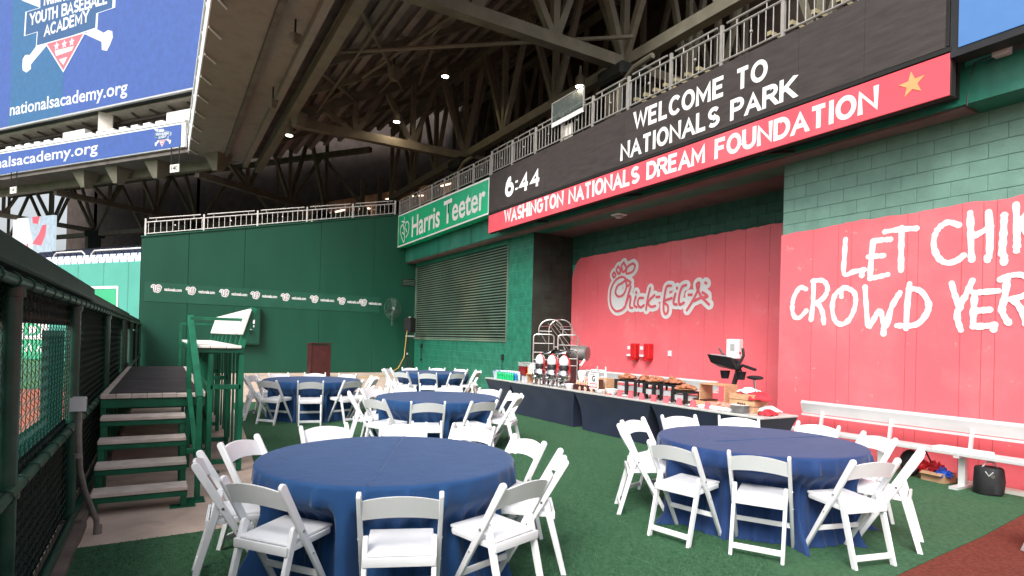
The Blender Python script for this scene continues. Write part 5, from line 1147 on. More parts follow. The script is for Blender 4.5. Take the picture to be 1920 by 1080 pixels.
# ================================================================== FOLDING CHAIRS
def make_chair():
    t = thing('folding_chair', '', 'chair', (0,0,0), 0, 'white resin folding chairs round the tables')
    W = .215
    def rbar(p, q, w, d, name):        # rounded rail
        mb = MB(); mb.bar(p, q, w, d); return mb.build(name, m_chair, t, smooth=True, bevel=.007, seg=2)
    # side posts: back top to front foot
    for s in (-1, 1):
        x = s*W; P = V((x,-.235,.785)); Q = V((x,.215,.0))
        d = (Q-P).normalized(); nn = V((0, d.z, -d.y))
        w2 = .025; prof = []
        for a in range(-90, 91, 30): prof.append(P - d*(math.cos(R(a))*w2-.0) + nn*math.sin(R(a))*w2)
        prof = prof[::-1] if False else prof
        end = [Q+nn*w2*.9, Q-nn*w2*.9+V((0,0,0))]
        end[0].z = max(0, 0); end[1].z = 0
        pl = prof+end; n_ = len(pl); mb = MB(); mb.add([v-V((.0125,0,0)) for v in pl]+[v+V((.0125,0,0)) for v in pl], [tuple(range(n_-1,-1,-1)),tuple(range(n_,2*n_))]+[(i,(i+1)%n_,n_+(i+1)%n_,n_+i) for i in range(n_)])
        post_ = mb.build('side_post', m_chair, t, smooth=True, bevel=.004, seg=1)
        x = s*(W-.029); P = V((x,-.105,.515)); Q = V((x,-.245,.0)); d = (Q-P).normalized(); nn = V((0, d.z, -d.y)); w2 = .0235
        prof = [P - d*(math.cos(R(a))*w2) + nn*math.sin(R(a))*w2 for a in range(-90, 91, 30)]
        end = [Q+nn*w2*.9, Q-nn*w2*.9]; end[0].z = 0; end[1].z = 0
        pl = prof+end; n_ = len(pl); mb = MB(); mb.add([v-V((.014,0,0)) for v in pl]+[v+V((.014,0,0)) for v in pl], [tuple(range(n_-1,-1,-1)),tuple(range(n_,2*n_))]+[(i,(i+1)%n_,n_+(i+1)%n_,n_+i) for i in range(n_)])
        mb.build('rear_leg', m_chair, t, smooth=True, bevel=.004, seg=1)
        mb = MB(); mb.tube([(s*(W+.012),-.075,.51),(s*(W+.017),-.075,.51)], .009, 8); mb.tube([(s*(W+.012),.01,.36),(s*(W+.016),.01,.36)], .006, 8); mb.build('bolt', m_bolt, post_)
    # curved back slat
    mb = MB(); n_ = 14
    for i in range(n_+1):
        u = -1+2*i/n_; x = u*(W-.012); c = (1-u*u); zt = .757+.030*c; zb = .643+.022*c; yb = -.222+.0-.030*c
        for (dy, z) in ((-.008,zb),(.008,zb),(.008-.052,zt),(-.008-.052,zt)): mb.v.append((x, yb+dy+.048, z))
    # slat follows the lean of the posts
    for i in range(n_):
        for k in range(4): mb.f.append((i*4+k,(i+1)*4+k,(i+1)*4+(k+1)%4,i*4+(k+1)%4))
    mb.f += [(3,2,1,0),(n_*4,n_*4+1,n_*4+2,n_*4+3)]
    mb.build('back_slat', m_chair, t, smooth=True)
    # seat and its frame
    mb = MB(); sw = W-.018
    mb.add([(-sw+.02,-.15,.432),(sw-.02,-.15,.432),(sw-.008,.225,.448),(-sw+.008,.225,.448),(-sw+.02,-.15,.452),(sw-.02,-.15,.452),(sw-.008,.225,.470),(-sw+.008,.225,.470)], [(0,3,2,1),(4,5,6,7),(0,1,5,4),(1,2,6,5),(2,3,7,6),(3,0,4,7)])
    mb.build('seat_pad', m_seatpad, t, smooth=True, bevel=.012, seg=2)
    for s in (-1, 1): rbar((s*(sw-.014),-.165,.415), (s*(sw-.014),.20,.432), .02, .036, 'seat_rail')
    rbar((-sw+.0,-.165,.412), (sw,-.165,.412), .02, .052, 'seat_apron')
    rbar((-sw+.02,.215,.430), (sw-.02,.215,.430), .02, .03, 'seat_apron')
    rbar((-W+.035,-.232,.075), (W-.035,-.232,.075), .018, .045, 'rear_stretcher')
    rbar((-W+.008,.098,.205), (W-.008,.098,.205), .018, .04, 'front_stretcher')
    return t
chair0 = make_chair(); used = [False]
def place_chair(x, y, rz, label, z=.013):
    if not used[0]:
        used[0] = True; chair0.location = (x,y,z); chair0.rotation_euler = (0,0,rz); chair0['label'] = label; return chair0
    return dup(chair0, (x,y,z), rz, label)
# measured angle (degrees) and radius of each chair back around its table
camdir = lambda cx, cy: math.degrees(math.atan2(-cy, -cx))
def where(rel):
    rel = (rel+180)%360-180      # 0 = side towards the camera, + = clockwise seen from above -> right in the picture
    names = [(0,'at the front'),(36,'front right'),(72,'right side'),(108,'back right'),(144,'behind, right of centre'),(180,'straight behind'),(-36,'front left'),(-72,'left side'),(-108,'back left'),(-144,'behind, left of centre'),(-180,'straight behind')]
    return min(names, key=lambda n: abs(n[0]-rel))[1]
for k, L_ in CH_.items():
    cx, cy = TC[k]; usedn = {}
    ang_c = camdir(cx, cy)
    rels = [((a-ang_c+180)%360-180) for a, r_ in L_]
    order = sorted(range(len(L_)), key=lambda i: rels[i])
    for i, (a, r_) in enumerate(L_):
        rank = order.index(i)
        rel = rels[i]; nm = where(rel)
        if nm in usedn: nm += ' (second)'
        usedn[nm] = 1
        # origin sits .235 m in front of the back top
        rr_ = r_-.235; x = cx+rr_*math.cos(R(a)); y = cy+rr_*math.sin(R(a))
        jit = {(1,0):-7,(1,1):6,(1,2):3,(1,9):-2,(2,0):-10,(2,1):8,(3,0):14,(3,9):4}.get((k,i), random.uniform(-4,4))
        place_chair(x, y, R(a+90+jit), 'white folding chair, %s, at the %s' % (nm, TN[k]))
place_chair(6.17, 1.74, R(-40), 'white folding chair just entering the picture at the right edge')

# ================================================================== BUFFET TABLES
BZ = .73
def buffet(y0, y1, x0, x1, where_, rot=0):
    t = thing('buffet_table', 'long folding buffet table, '+where_, 'table', (0,0,0), 0, 'buffet tables along the red wall')
    mb = MB(); mb.box(x0,x1,y0+.004,y1-.004,BZ-.03,BZ); mb.build('tabletop', m_ttop, t, bevel=.006)
    for x in (x0+.16, x1-.1):
        for y in (y0+.2, y1-.2):
            mb = MB(); mb.tube([(x,y,BZ-.03),(x,y,.02)], .016, 6); mb.build('leg', m_grey, t)
    # stretch cover pulled in towards the feet
    nz = 14; ny = 20; rings = []
    for i in range(nz+1):
        tt = i/nz; z = BZ-.032-(BZ-.032-.02)*tt
        ins = .155*(1-(1-tt)**2.6); insx = .10*(1-(1-tt)**2.2)
        ya, yb, xa, xb = y0+.005+ins, y1-.005-ins, x0+.004+insx, x1-.004-insx*.5
        ring = []
        for j in range(ny): 
            y = ya+(yb-ya)*j/ny; ring.append((xa+.012*math.sin(3.14*j/ny)*math.sin(3.14*tt)+.006*math.sin(8*y+9*tt+3*math.sin(5*tt))*math.sin(3.14*tt), y, z))
        for j in range(5): ring.append((xa+(xb-xa)*j/5, yb, z))
        for j in range(5): ring.append((xb, yb+(ya-yb)*j/5, z))
        for j in range(5): ring.append((xb+(xa-xb)*j/5, ya, z))
        rings.append(ring)
    n = len(rings[0]); mb = MB(); mb.v = [v for g in rings for v in g]
    for k in range(nz):
        for j in range(n): mb.f.append((k*n+j,(k+1)*n+j,(k+1)*n+(j+1)%n,k*n+(j+1)%n))
    o = mb.build('table_cover', m_spandex, None, smooth=True)
    tag(o, 'navy stretch cover on the buffet table '+where_, 'table cover', 'navy stretch covers on the buffet'); return t
buffet(11.39, 12.60, 6.72, 7.48, 'farthest one, under the drink bottles')
buffet(8.95, 11.38, 6.68, 7.44, 'second from the far end, under the coffee urns')
buffet(6.91, 8.94, 6.65, 7.41, 'third one, under the black chafing stands')
buffet(4.88, 6.90, 6.62, 7.38, 'nearest one, under the red napkins')
T_ = BZ+.001
# drink bottles
m_cap = mat('white_cap', (.7,.72,.75), .4, .05)
bcol = [mat('blue_drink', (.02,.22,.55), .15, .2, 9, spec=.6), mat('green_drink', (.02,.45,.16), .15, .2, 9, spec=.6), mat('clear_water', (.45,.55,.62), .1, .2, 9, spec=.6)]
tub = thing('bottle_tub', 'clear blue tinted tub of ice at the far end of the buffet', 'tub', (6.95,12.3,T_))
mb = MB(); mb.lathe([(.13,0),(.17,.16),(.175,.17),(.165,.17),(.125,.01)], (0,0,0), 18); mb.build('bowl', bcol[2], tub, True)
for i in range(9):
    mb = MB(); a = i*40; mb.box(.09*math.cos(R(a))-.03,.09*math.cos(R(a))+.03,.09*math.sin(R(a))-.03,.09*math.sin(R(a))+.03,.12,.19); mb.build('ice', bcol[2] if i%2 else bcol[0], tub, bevel=.01)
protos = {}
def bottle(kind, x, y, label):
    if kind not in protos:
        t = thing('drink_bottle', label, 'bottle', (x,y,T_), 0, 'drink bottles standing on the buffet')
        mb = MB(); mb.lathe([(.028,0),(.03,.01),(.03,.06),(.026,.08),(.03,.10),(.028,.14),(.012,.17),(.012,.18)], (0,0,0), 12); mb.build('body', bcol[kind], t, True)
        mb = MB(); mb.lathe([(.014,.178),(.014,.20)], (0,0,0), 10); mb.build('cap', m_cap, t); protos[kind] = t; return
    dup(protos[kind], (x,y,T_), 0, label)
names3 = ['blue drink bottle','green drink bottle','clear water bottle']
for r_, kd in enumerate((1,0,2,2)):
    for i in range(8):
        row = ['front row','second row','third row','back row'][r_]
        bottle(kd, 6.80+.09*r_, 12.1-.095*i, '%s in the %s of the drinks, number %s from the far end' % (names3[kd], row, ['one','two','three','four','five','six','seven','eight'][i]))
# drink dispenser
for i, (yy, mm, nm) in enumerate(((11.42,mat('red_juice',(.22,.008,.012),.2,.1,spec=.6),'clear box dispenser filled with dark red juice'),(11.05,mat('orange_juice',(.75,.30,.05),.2,.1,spec=.6),'clear box dispenser filled with orange juice'))):
    t = thing('juice_dispenser', nm, 'dispenser', (7.15,yy,T_))
    mb = MB(); mb.box(-.13,.13,-.15,.15,0,.10); mb.build('base', m_black, t, bevel=.01)
    mb = MB(); mb.box(-.12,.12,-.14,.14,.12,.32); mb.build('juice', mm, t, bevel=.01)
    mb = MB(); mb.box(-.13,.13,-.15,.15,.322,.40); mb.build('tank', mat('clear_tank',(.6,.6,.58),.15,.05,spec=.6,alpha=.55) if 'clear_tank' not in bpy.data.materials else bpy.data.materials['clear_tank'], t, bevel=.01)
    mb = MB(); mb.box(-.135,.135,-.155,.155,.402,.415); mb.build('lid', m_grey, t)
    mb = MB(); mb.tube([(-.14,0,.07),(-.17,0,.05)], .012, 6); mb.build('tap', m_black, t)
# wooden riser helper
def riser(x, y, w_, d_, h_, label, rz=0):
    t = thing('wooden_riser', label, 'riser', (x,y,T_), rz)
    mb = MB(); mb.box(-d_/2,d_/2,-w_/2,w_/2,h_-.018,h_); mb.build('board', m_wood, t, bevel=.003)
    for s in (-1,1): 
        mb = MB(); mb.box(-d_/2,d_/2,s*w_/2-.009,s*w_/2+.009,0,h_-.019); mb.build('side', m_wood, t, bevel=.003)
    return t
riser(6.95, 10.72, .34, .26, .20, 'pine riser holding stacked white cups beside the juice')
riser(7.02, 8.5, .42, .3, .25, 'tall pine riser behind the white bowl')
riser(7.12, 6.0, .42, .32, .34, 'tall pine riser near the red cloth', R(6))
# cups
cupP = None
for i, (dx, dy, n_) in enumerate(((-.07,-.12,6),(-.07,-.03,8),(-.07,.06,7),(-.07,.13,5),(.03,-.08,7),(.03,.04,6))):
    t = thing('cup_stack', 'stack of white paper cups on the pine riser, '+['front right','front centre right','front centre left','front left','rear right','rear left'][i]+' one', 'cups', (6.95+dx,10.72+dy,T_+.201), 0, 'stacked white cups')
    for k in range(n_):
        if cupP is None:
            mb = MB(); mb.lathe([(.026,0),(.036,.09),(.038,.092)], (0,0,0), 12); cupP = mb.build('cup', m_white, t, True)
        else: share(cupP, 'cup', t, (0,0,.021*k))
for i, (x, y) in enumerate(((6.86,11.05),(6.84,10.92))):
    t = thing('glass_jar', 'short clear glass of spoons, '+('left' if i == 0 else 'right')+' one in front of the juice', 'jar', (x,y,T_))
    mb = MB(); mb.lathe([(.045,0),(.05,.13),(.046,.13),(.04,.01)], (0,0,0), 14); mb.build('glass', m_grey, t, True)
    for k in range(3):
        mb = MB(); mb.tube([(0,0,.02),(.02*(k-1),.02,.17)], .004, 5); mb.build('spoon', m_chrome, t)
# coffee urns
up = None
for i, (x, y, nm) in enumerate(((6.83,10.36,'left'),(6.87,9.98,'middle'),(6.91,9.62,'right'))):
    if up is None:
        up = t = thing('coffee_urn', 'tall polished coffee urn with a white oval lid, '+nm+' one of the three', 'urn', (x,y,T_), 0, 'three coffee urns')
        for a in (45,135,225,315):
            mb = MB(); mb.tube([(.09*math.cos(R(a)),.09*math.sin(R(a)),.14),(.12*math.cos(R(a)),.12*math.sin(R(a)),.0)], .012, 6); mb.build('leg', m_chrome, t)
        mb = MB(); mb.lathe([(.06,.10),(.12,.14),(.13,.2),(.125,.3),(.10,.33)], (0,0,0), 22); mb.build('body', m_chrome, t, True)
        mb = MB(); mb.lathe([(.102,.33),(.105,.40),(.09,.44)], (0,0,0), 20); mb.build('band', m_black, t, True)
        mb = MB(); mb.ball((0,0,.50), .105, 18, (1,1,1.25)); mb.build('lid', m_white, t, True)
        mb = MB(); mb.tube([(0,.13,.30),(0,.15,.42),(0,.12,.55),(0,.0,.65),(0,-.12,.55),(0,-.15,.42),(0,-.13,.30)], .014, 8); mb.build('hood_arm', m_redp, t, True)
        mb = MB(); mb.tube([(-.12,0,.17),(-.19,0,.17),(-.19,0,.12)], .013, 6); mb.box(-.2,-.18,-.008,.008,.17,.24); mb.build('tap', m_chrome, t)
        mb = MB(); mb.lathe([(.04,0),(.05,.02),(.04,.05)], (-.02,0,.02), 12); mb.build('burner', m_chrome, t)
    else: dup(up, (x,y,T_), R(8*i), 'tall polished coffee urn with a white oval lid, '+nm+' one of the three')
for i in range(7):
    mb = MB(); x, y = 6.74+.02*(i%2), 10.45-.15*i; mb.lathe([(.02,0),(.024,.05),(.012,.07),(.02,.12),(.014,.15)], (x,y,T_), 10)
    tag(mb.build('milk_jug', m_chrome, None, True), 'little polished milk jug in front of the coffee urns, number %s from the left' % ['one','two','three','four','five','six','seven'][i], 'jug', 'small polished jugs')
mb = MB(); mb.tube([(7.35,10.75,1.22),(7.3,10.45,1.27),(7.25,10.1,1.29),(7.2,9.8,1.28)], [.03,.035,.035,.02], 8)
# rolled steel lids above the urns
for i, (y0, z0, y1, z1) in enumerate(((10.75,1.42,10.25,1.50),(10.35,1.47,9.72,1.50))):
    mb = MB(); k = 9; 
    for j in range(k+1):
        a = math.pi*j/k; mb.v += [(7.15-.16*math.cos(a), y0, z0+.0+.09*math.sin(a)-.12),(7.15-.16*math.cos(a), y1, z1+.09*math.sin(a)-.12)]
    mb.f = [(2*j,2*j+1,2*j+3,2*j+2) for j in range(k)]
    o = mb.build('roll_top_lid', m_chrome, None, True); md = o.modifiers.new('thickness', 'SOLIDIFY'); md.thickness = .006
    tag(o, 'polished roll top lid raised over the urns, '+('left' if i == 0 else 'right')+' one', 'lid')
    t = thing('lid_stand', 'dark stand holding up the '+('left' if i == 0 else 'right')+' polished lid', 'stand')
    mb = MB(); mb.box(7.12,7.18,(y0+y1)/2-.03,(y0+y1)/2+.03,T_,z0-.10); mb.build('post', m_black, t)
    mb = MB(); mb.box(7.04,7.26,(y0+y1)/2-.1,(y0+y1)/2+.1,T_,T_+.02); mb.build('base', m_black, t)
# bowls, jugs, plates
def bowl(x, y, r_, h_, m_, label, cat='bowl', name='bowl'):
    mb = MB(); mb.lathe([(r_*.5,0),(r_*.85,h_*.5),(r_,h_),(r_*.94,h_),(r_*.78,h_*.5),(r_*.4,.01)], (x,y,T_), 24); return tag(mb.build(name, m_, None, True), label, cat)
bowl(6.83, 9.30, .12, .09, m_white, 'white china bowl right of the coffee urns')
bowl(6.80, 8.33, .11, .06, m_white, 'upper white china bowl in front of the pine riser')
bowl(6.78, 8.02, .12, .10, m_white, 'deep white pot in front of the pine riser')
mb = MB(); mb.lathe([(.05,0),(.06,.02),(.05,.12),(.065,.2),(.08,.27),(.09,.33),(.07,.36)], (6.98,9.12,T_), 18); tag(mb.build('water_jug', m_white, None, True), 'tall white jug behind the china bowl', 'jug')
for i, (x, y) in enumerate(((7.12,9.42),(7.18,9.33),(7.1,9.3))):
    mb = MB(); mb.ball((x,y,T_+.10+.03*i), .045, 12); tag(mb.build('lime', mat('lime_%s' % 'abc'[i], (.42,.55,.08), .5), None, True), ['left','right','top'][i]+' green lime beside the white jug', 'fruit')
# syrup bottle rack
t = thing('syrup_rack', 'brown two step wooden rack of small sauce bottles', 'rack', (6.95,8.98,T_))
mb = MB(); mb.box(-.14,0,-.26,.2,0,.1); mb.build('lower_step', m_maroon, t, bevel=.004)
mb = MB(); mb.box(0,.14,-.26,.2,0,.17); mb.build('upper_step', m_maroon, t, bevel=.004)
m_amber = mat('peach_sauce', (.62,.34,.24), .3, .2, 9)
for i in range(12):
    j = i%6; s = i//6
    b = thing('sauce_bottle', 'small white capped sauce bottle, %s in the %s row of the brown rack' % (['first','second','third','fourth','fifth','last'][j], ['lower','upper'][s]), 'bottle', (6.95-.07+.14*s, 8.76+.075*j+.0, T_+.1+.07*s+.001), 0, 'sauce bottles on the brown rack')
    if i == 0:
        mb = MB(); mb.lathe([(.026,0),(.028,.03),(.02,.055),(.012,.06)], (0,0,0), 10); sb0 = mb.build('body', m_amber, b, True)
        mb = MB(); mb.lathe([(.014,.06),(.016,.08)], (0,0,0), 8); sb1 = mb.build('cap', m_white, b)
    else: share(sb0, 'body', b); share(sb1, 'cap', b)
for i in range(10):
    mb = MB(); x, y = 6.76+.05*(i%2), 8.9-.09*i/1.0; mb.lathe([(.02,0),(.022,.055),(.012,.07),(.012,.08)], (x,y,T_), 8)
    if i < 9: tag(mb.build('shaker', m_chrome if i%2 else m_amber, None, True), '%s %s shaker from the left in front of the brown rack' % (['first','second','third','fourth','fifth','sixth','seventh','eighth','ninth','tenth'][i], 'steel' if i%2 else 'peach'), 'shaker', 'small shakers')
for i, y in enumerate((9.0, 8.75)):
    mb = MB(); mb.lathe([(.03,0),(.032,.18),(.014,.25),(.012,.33),(.016,.35)], (7.25,y,T_+.1), 12); mb.box(7.21,7.29,y-.04,y+.04,T_,T_+.1)
    tag(mb.build('tall_bottle', bcol[2] if i == 0 else m_white, None, True), 'tall pale bottle on a block behind the rack, '+('left' if i == 0 else 'right')+' one', 'bottle')
# framed sign with G
t = thing('drink_sign', 'small framed sign with a black G beside the sauce rack', 'sign', (6.86,8.62,T_), R(5))
for a, b in (((0,-.12,0),(0,-.12,.33)),((0,.12,0),(0,.12,.33)),((0,-.12,.33),(0,.12,.33)),((0,-.12,.06),(0,.12,.06))):
    mb = MB(); mb.tube([a,b], .012, 8); mb.build('frame', m_white, t, True)
mb = MB(); mb.box(.003,.012,-.108,.108,.065,.32); mb.build('card', m_white, t)
G0 = (V((.0,0,0)), V((0,-1,0)), V((0,0,1)), V((-1,0,0)))
mb = MB(); mb.prism([(-.1,.075),(.1,.075),(.1,.155),(-.1,.155)], G0, -.002, .000); mb.build('red_band', m_redp, t)
text('lettering', 'G', G0, (-.04,.19), (.04,.19), .10, .0005, m_black, t, bold=.03)
for k in range(5):
    mb = MB(); mb.prism([(-.09+.038*k,.09),(-.065+.038*k,.09),(-.065+.038*k,.14),(-.09+.038*k,.14)], G0, .001, .003); mb.build('red_band_mark', m_white, t)
# second empty frame behind
t = thing('empty_frame', 'white rounded tube frame behind the G sign', 'frame', (7.3,9.05,T_), R(5))
mb = MB(); mb.tube([(0,.2,0),(0,.2,.34),(0,.17,.37),(0,-.17,.37),(0,-.2,.34),(0,-.2,0)], .013, 8); mb.build('tube', m_white, t, True)
mb = MB(); mb.box(-.005,.005,-.18,.18,.02,.25); mb.build('card', m_white, t)
# chafing stands with food
m_meat = mat('roast_meat', (.36,.13,.07), .55, .5, 26, .9, 40, blotch=(.55,.3,.16), bl_scale=14, bl_amt=.7)
m_meat2 = mat('pink_ham_slices', (.62,.26,.2), .5, .4, 22, .8, 40)
def food(x, y, z, rx, ry, h_, m_, parent, seed=1):
    rnd = random.Random(seed); mb = MB()
    for i in range(34):
        a = rnd.uniform(0,6.28); q = rnd.random()**.6; s = rnd.uniform(.025,.05)
        mb.ball((x+rx*q*math.cos(a), y+ry*q*math.sin(a), z+h_*(1-q*q)*rnd.uniform(.3,1)), s, 8, (1,1.3,.6))
    return mb.build('food', m_, parent, True)
for i, (x, y, w_, h_, nm) in enumerate(((7.05,7.92,.36,.24,'first from the left'),(7.08,7.46,.34,.24,'second from the left'),(6.98,7.16,.30,.24,'third from the left'),(7.05,6.82,.34,.24,'fourth from the left'),(6.92,6.45,.34,.17,'fifth from the left, lowest'))):
    t = thing('chafing_stand', 'black chafing stand with a pan of meat, '+nm, 'chafing dish', (x,y,T_), 0, 'black chafing stands')
    for sx in (-1,1):
        for sy in (-1,1):
            mb = MB(); mb.bar((sx*.13,sy*(w_/2-.02),0),(sx*.13,sy*(w_/2-.02),h_), .025, .025); mb.build('leg', m_black, t)
    mb = MB(); mb.box(-.14,.14,-w_/2,w_/2,h_,h_+.03); mb.build('shelf', m_black, t, bevel=.004)
    for s in (-1,1):
        mb = MB(); mb.box(-.145,-.13,s*(w_/2-.045)-.03,s*(w_/2-.045)+.03,.02,h_); mb.build('side_plate', m_black, t)
    mb = MB(); mb.box(-.12,.12,-w_/2+.04,w_/2-.04,h_*.35,h_*.35+.08); mb.build('burner_tray', m_grey, t)
    mb = MB(); mb.lathe([(.12,0),(.165,.03),(.17,.03)], (0,0,h_+.03), 20); mb.build('pan', m_chrome if i%2 else m_wood, t, True)
    food(0, 0, h_+.06, .13, .14, .07, m_meat, t, i)
# small pink labels and white plates in front
for i in range(9):
    y = 8.05-.27*i
    mb = MB(); mb.add([(6.70,y,T_),(6.70,y-.09,T_),(6.725,y-.09,T_+.10),(6.725,y,T_+.10),(6.75,y,T_),(6.75,y-.09,T_)],[(0,1,2,3),(3,2,5,4),(0,3,4),(1,5,2)])
    tag(mb.build('food_label', m_logored), '%s small pink folded food label along the buffet edge, from the left' % ['first','second','third','fourth','fifth','sixth','seventh','eighth','ninth'][i], 'label', 'folded food labels')
for i, (x, y, r_) in enumerate(((6.85,7.70,.11),(6.82,6.55,.12),(6.84,6.2,.13))):
    mb = MB(); mb.lathe([(r_*.6,0),(r_,.014),(r_,.018),(r_*.6,.006)], (x,y,T_), 22); tag(mb.build('plate', m_white, None, True), 'white plate near the buffet edge, '+['left','middle','right'][i]+' of three', 'plate', 'white plates on the buffet')
    mb = MB(); mb.tube([(x-.05,y-.14,T_+.02),(x,y,T_+.03),(x+.03,y+.12,T_+.03)], .006, 6); tag(mb.build('tongs', m_chrome), 'steel serving spoon lying across the '+['left','middle','right'][i]+' plate', 'spoon')
# wooden tray, meat tray, crate, cloths, plates
t = thing('wooden_tray', 'low brown wooden tray behind the last chafing stand', 'tray', (7.08,6.28,T_))
mb = MB(); mb.box(-.14,.14,-.2,.2,.08,.1); mb.build('board', m_maroon, t, bevel=.004)
mb = MB(); mb.box(-.14,.14,-.2,.2,0,.079); mb.build('base', m_wood, t, bevel=.004)
t = thing('meat_platter', 'long white platter of pink sliced ham near the crate', 'platter', (6.88,5.72,T_))
mb = MB(); mb.box(-.17,.17,-.30,.30,0,.05); mb.build('platter', m_white, t, bevel=.02, seg=2)
o = food(0,0,.055,.12,.24,.035,m_meat2,t,9)
t = thing('pine_crate', 'small pine crate draped with red cloth and white rolls', 'crate', (7.05,5.42,T_), R(4))
for z in (.0,.085,.17):
    for (a,b,c,d) in ((-.16,-.145,-.19,.19),(.145,.16,-.19,.19)):
        mb = MB(); mb.box(a,b,c,d,z,z+.078); mb.build('board', m_wood, t, bevel=.003)
    for (a,b,c,d) in ((-.144,.144,-.19,-.175),(-.144,.144,.175,.19)):
        mb = MB(); mb.box(a,b,c,d,z,z+.078); mb.build('board', m_wood, t, bevel=.003)
mb = MB(); mb.prism([(-.06,.10),(-.035,.10),(-.035,.13),(-.06,.13)], (V((-.161,0,0)),V((0,-1,0)),V((0,0,1)),V((-1,0,0))), 0, .002)
for k in range(3): mb.prism([(-.025+.032*k,.10),(-.004+.032*k,.10),(-.004+.032*k,.125),(-.025+.032*k,.125)], (V((-.161,0,0)),V((0,-1,0)),V((0,0,1)),V((-1,0,0))), 0, .002)
mb.build('stamp', m_black, t)
def cloth_heap(cx, cy, z, rx, ry, h_, m_, name, label, cat, seed, hang=0):
    rnd = random.Random(seed); n = 34; nr = 9; mb = MB(); ph = [rnd.uniform(0,6.28) for _ in range(5)]
    for k in range(nr+1):
        q = k/nr
        for j in range(n):
            a = 2*math.pi*j/n; w_ = 1+.18*math.sin(3*a+ph[0])*q+.12*math.sin(5*a+ph[1])*q+.05*math.sin(11*a+ph[2])*q
            zz = z+h_*(1-q**2.2)*(1+.28*math.sin(4*a+ph[3]+5*q))+.012*math.sin(9*a+7*q+ph[4])-hang*max(0,q-.75)*4
            mb.v.append((cx+rx*q*w_*math.cos(a), cy+ry*q*w_*math.sin(a), max(zz, T_+.003 if hang == 0 else 0)))
    for k in range(nr):
        for j in range(n): mb.f.append((k*n+j,(k+1)*n+j,(k+1)*n+(j+1)%n,k*n+(j+1)%n))
    o = mb.build(name, m_, None, True); md = o.modifiers.new('thickness', 'SOLIDIFY'); md.thickness = .004
    return tag(o, label, cat)
cloth_heap(7.06, 5.32, T_+.245, .19, .24, .035, m_redcloth, 'red_cloth', 'crumpled red cloth draped over the pine crate', 'cloth', 3, .06)
cloth_heap(7.06, 5.42, T_+.27, .12, .17, .045, m_white, 'white_napkins', 'heap of white napkins on top of the red draped crate', 'napkins', 5, .001)
cloth_heap(6.95, 5.02, T_+.01, .17, .10, .05, m_redcloth, 'red_cloth', 'crumpled red cloth at the near right end of the buffet', 'cloth', 8)
cloth_heap(7.1, 5.12, T_+.03, .16, .13, .06, m_white, 'white_napkins', 'loose white napkins beside the red cloth at the buffet end', 'napkins', 11)
t = thing('plate_stack', 'stack of white dinner plates near the right end of the buffet', 'plates', (6.82,5.38,T_)); pp0 = None
for k in range(10):
    if pp0 is None:
        mb = MB(); mb.lathe([(.08,0),(.13,.009),(.132,.011),(.08,.003)], (0,0,0), 24); pp0 = mb.build('plate', m_white, t, True)
    else: share(pp0, 'plate', t, (random.uniform(-.003,.003),random.uniform(-.003,.003),.0105*k))
# ================================================================== BEHIND THE BUFFET
def team_bench(y0, y1, xb, label, side_posts, up=0):
    t = thing('team_bench', label, 'bench')
    mb = MB()   # rounded aluminium back plank
    pr = [(.0,.0),(.02,-.05),(.045,-.105),(.06,-.12),(.055,-.09),(.05,-.03),(.045,.02),(.025,.03)]
    n = len(pr); L = [(xb+a, y, .795+up+b*1.25) for y in (y0,y1) for a, b in pr]
    mb.add(L, [tuple(range(n)),tuple(range(2*n-1,n-1,-1))]+[(i,n+i,n+(i+1)%n,(i+1)%n) for i in range(n)]); mb.build('back_plank', m_bench, t, True)
    mb = MB(); mb.box(xb+.03,xb+.06,y0,y1,.605+up,.635+up); mb.build('back_rail', m_bench, t)
    for k in range(2):
        mb = MB(); mb.box(xb-.36+.165*k,xb-.36+.165*k+.16,y0,y1,.405,.445); mb.build('seat_plank', m_bench, t, bevel=.005)
    for y in side_posts:
        mb = MB(); mb.bar((xb-.0,y,.43),(xb+.045,y,.70+up),.05,.03); mb.build('back_post', m_bench, t)
        mb = MB(); mb.bar((xb-.18,y,.02),(xb-.18,y,.40),.07,.07); mb.build('leg', m_bench, t)
        mb = MB(); mb.box(xb-.42,xb+.06,y-.045,y+.045,.014,.045); mb.build('foot', m_bench, t)
        mb = MB(); mb.box(xb-.36,xb+.04,y-.03,y+.03,.38,.404); mb.build('bracket', m_bench, t)
    return t
team_bench(-.6, 5.58, 8.48, 'long white aluminium team bench against the red wall on the right', [5.25, 4.28, 3.35, 2.45, 1.0])
team_bench(7.75, 12.0, 9.15, 'white aluminium team bench half hidden behind the buffet', [8.1, 9.6, 11.2], .12)
mb = MB(); mb.box(8.14,8.34,3.05,3.62,.446,.485); tag(mb.build('white_board', m_white, None, bevel=.01), 'thin white board lying on the bench seat', 'board')
# spin bike
bk = thing('exercise_bike', 'black exercise bike with tilted console and seat behind the buffet', 'exercise bike', (8.35,6.55,0), 0)
bx_ = V((0,0,0))
def T(*pts): return [V(p) for p in pts]
mb = MB(); mb.tube(T((0,.42,.06),(0,-.50,.06)), .04, 8); mb.box(-.22,.22,.36,.46,.014,.07); mb.box(-.2,.2,-.54,-.46,.014,.07); mb.build('base', m_black, bk)
mb = MB(); mb.tube(T((0,.30,.08),(0,.22,.8),(0,.12,1.12),(0,.10,1.22)), [.05,.045,.04,.035], 8); mb.build('front_post', m_black, bk, True)
mb = MB(); mb.tube(T((0,-.35,.1),(0,-.28,.9)), .035, 8); mb.build('seat_tube', m_black, bk, True)
mb = MB(); mb.tube(T((0,-.275,.86),(0,-.235,1.10)), .02, 8); mb.build('seat_post', m_chrome, bk, True)
mb = MB(); mb.ball((0,-.25,1.13), .12, 14, (.85,1.25,.3)); mb.build('seat', m_blackcloth, bk, True)
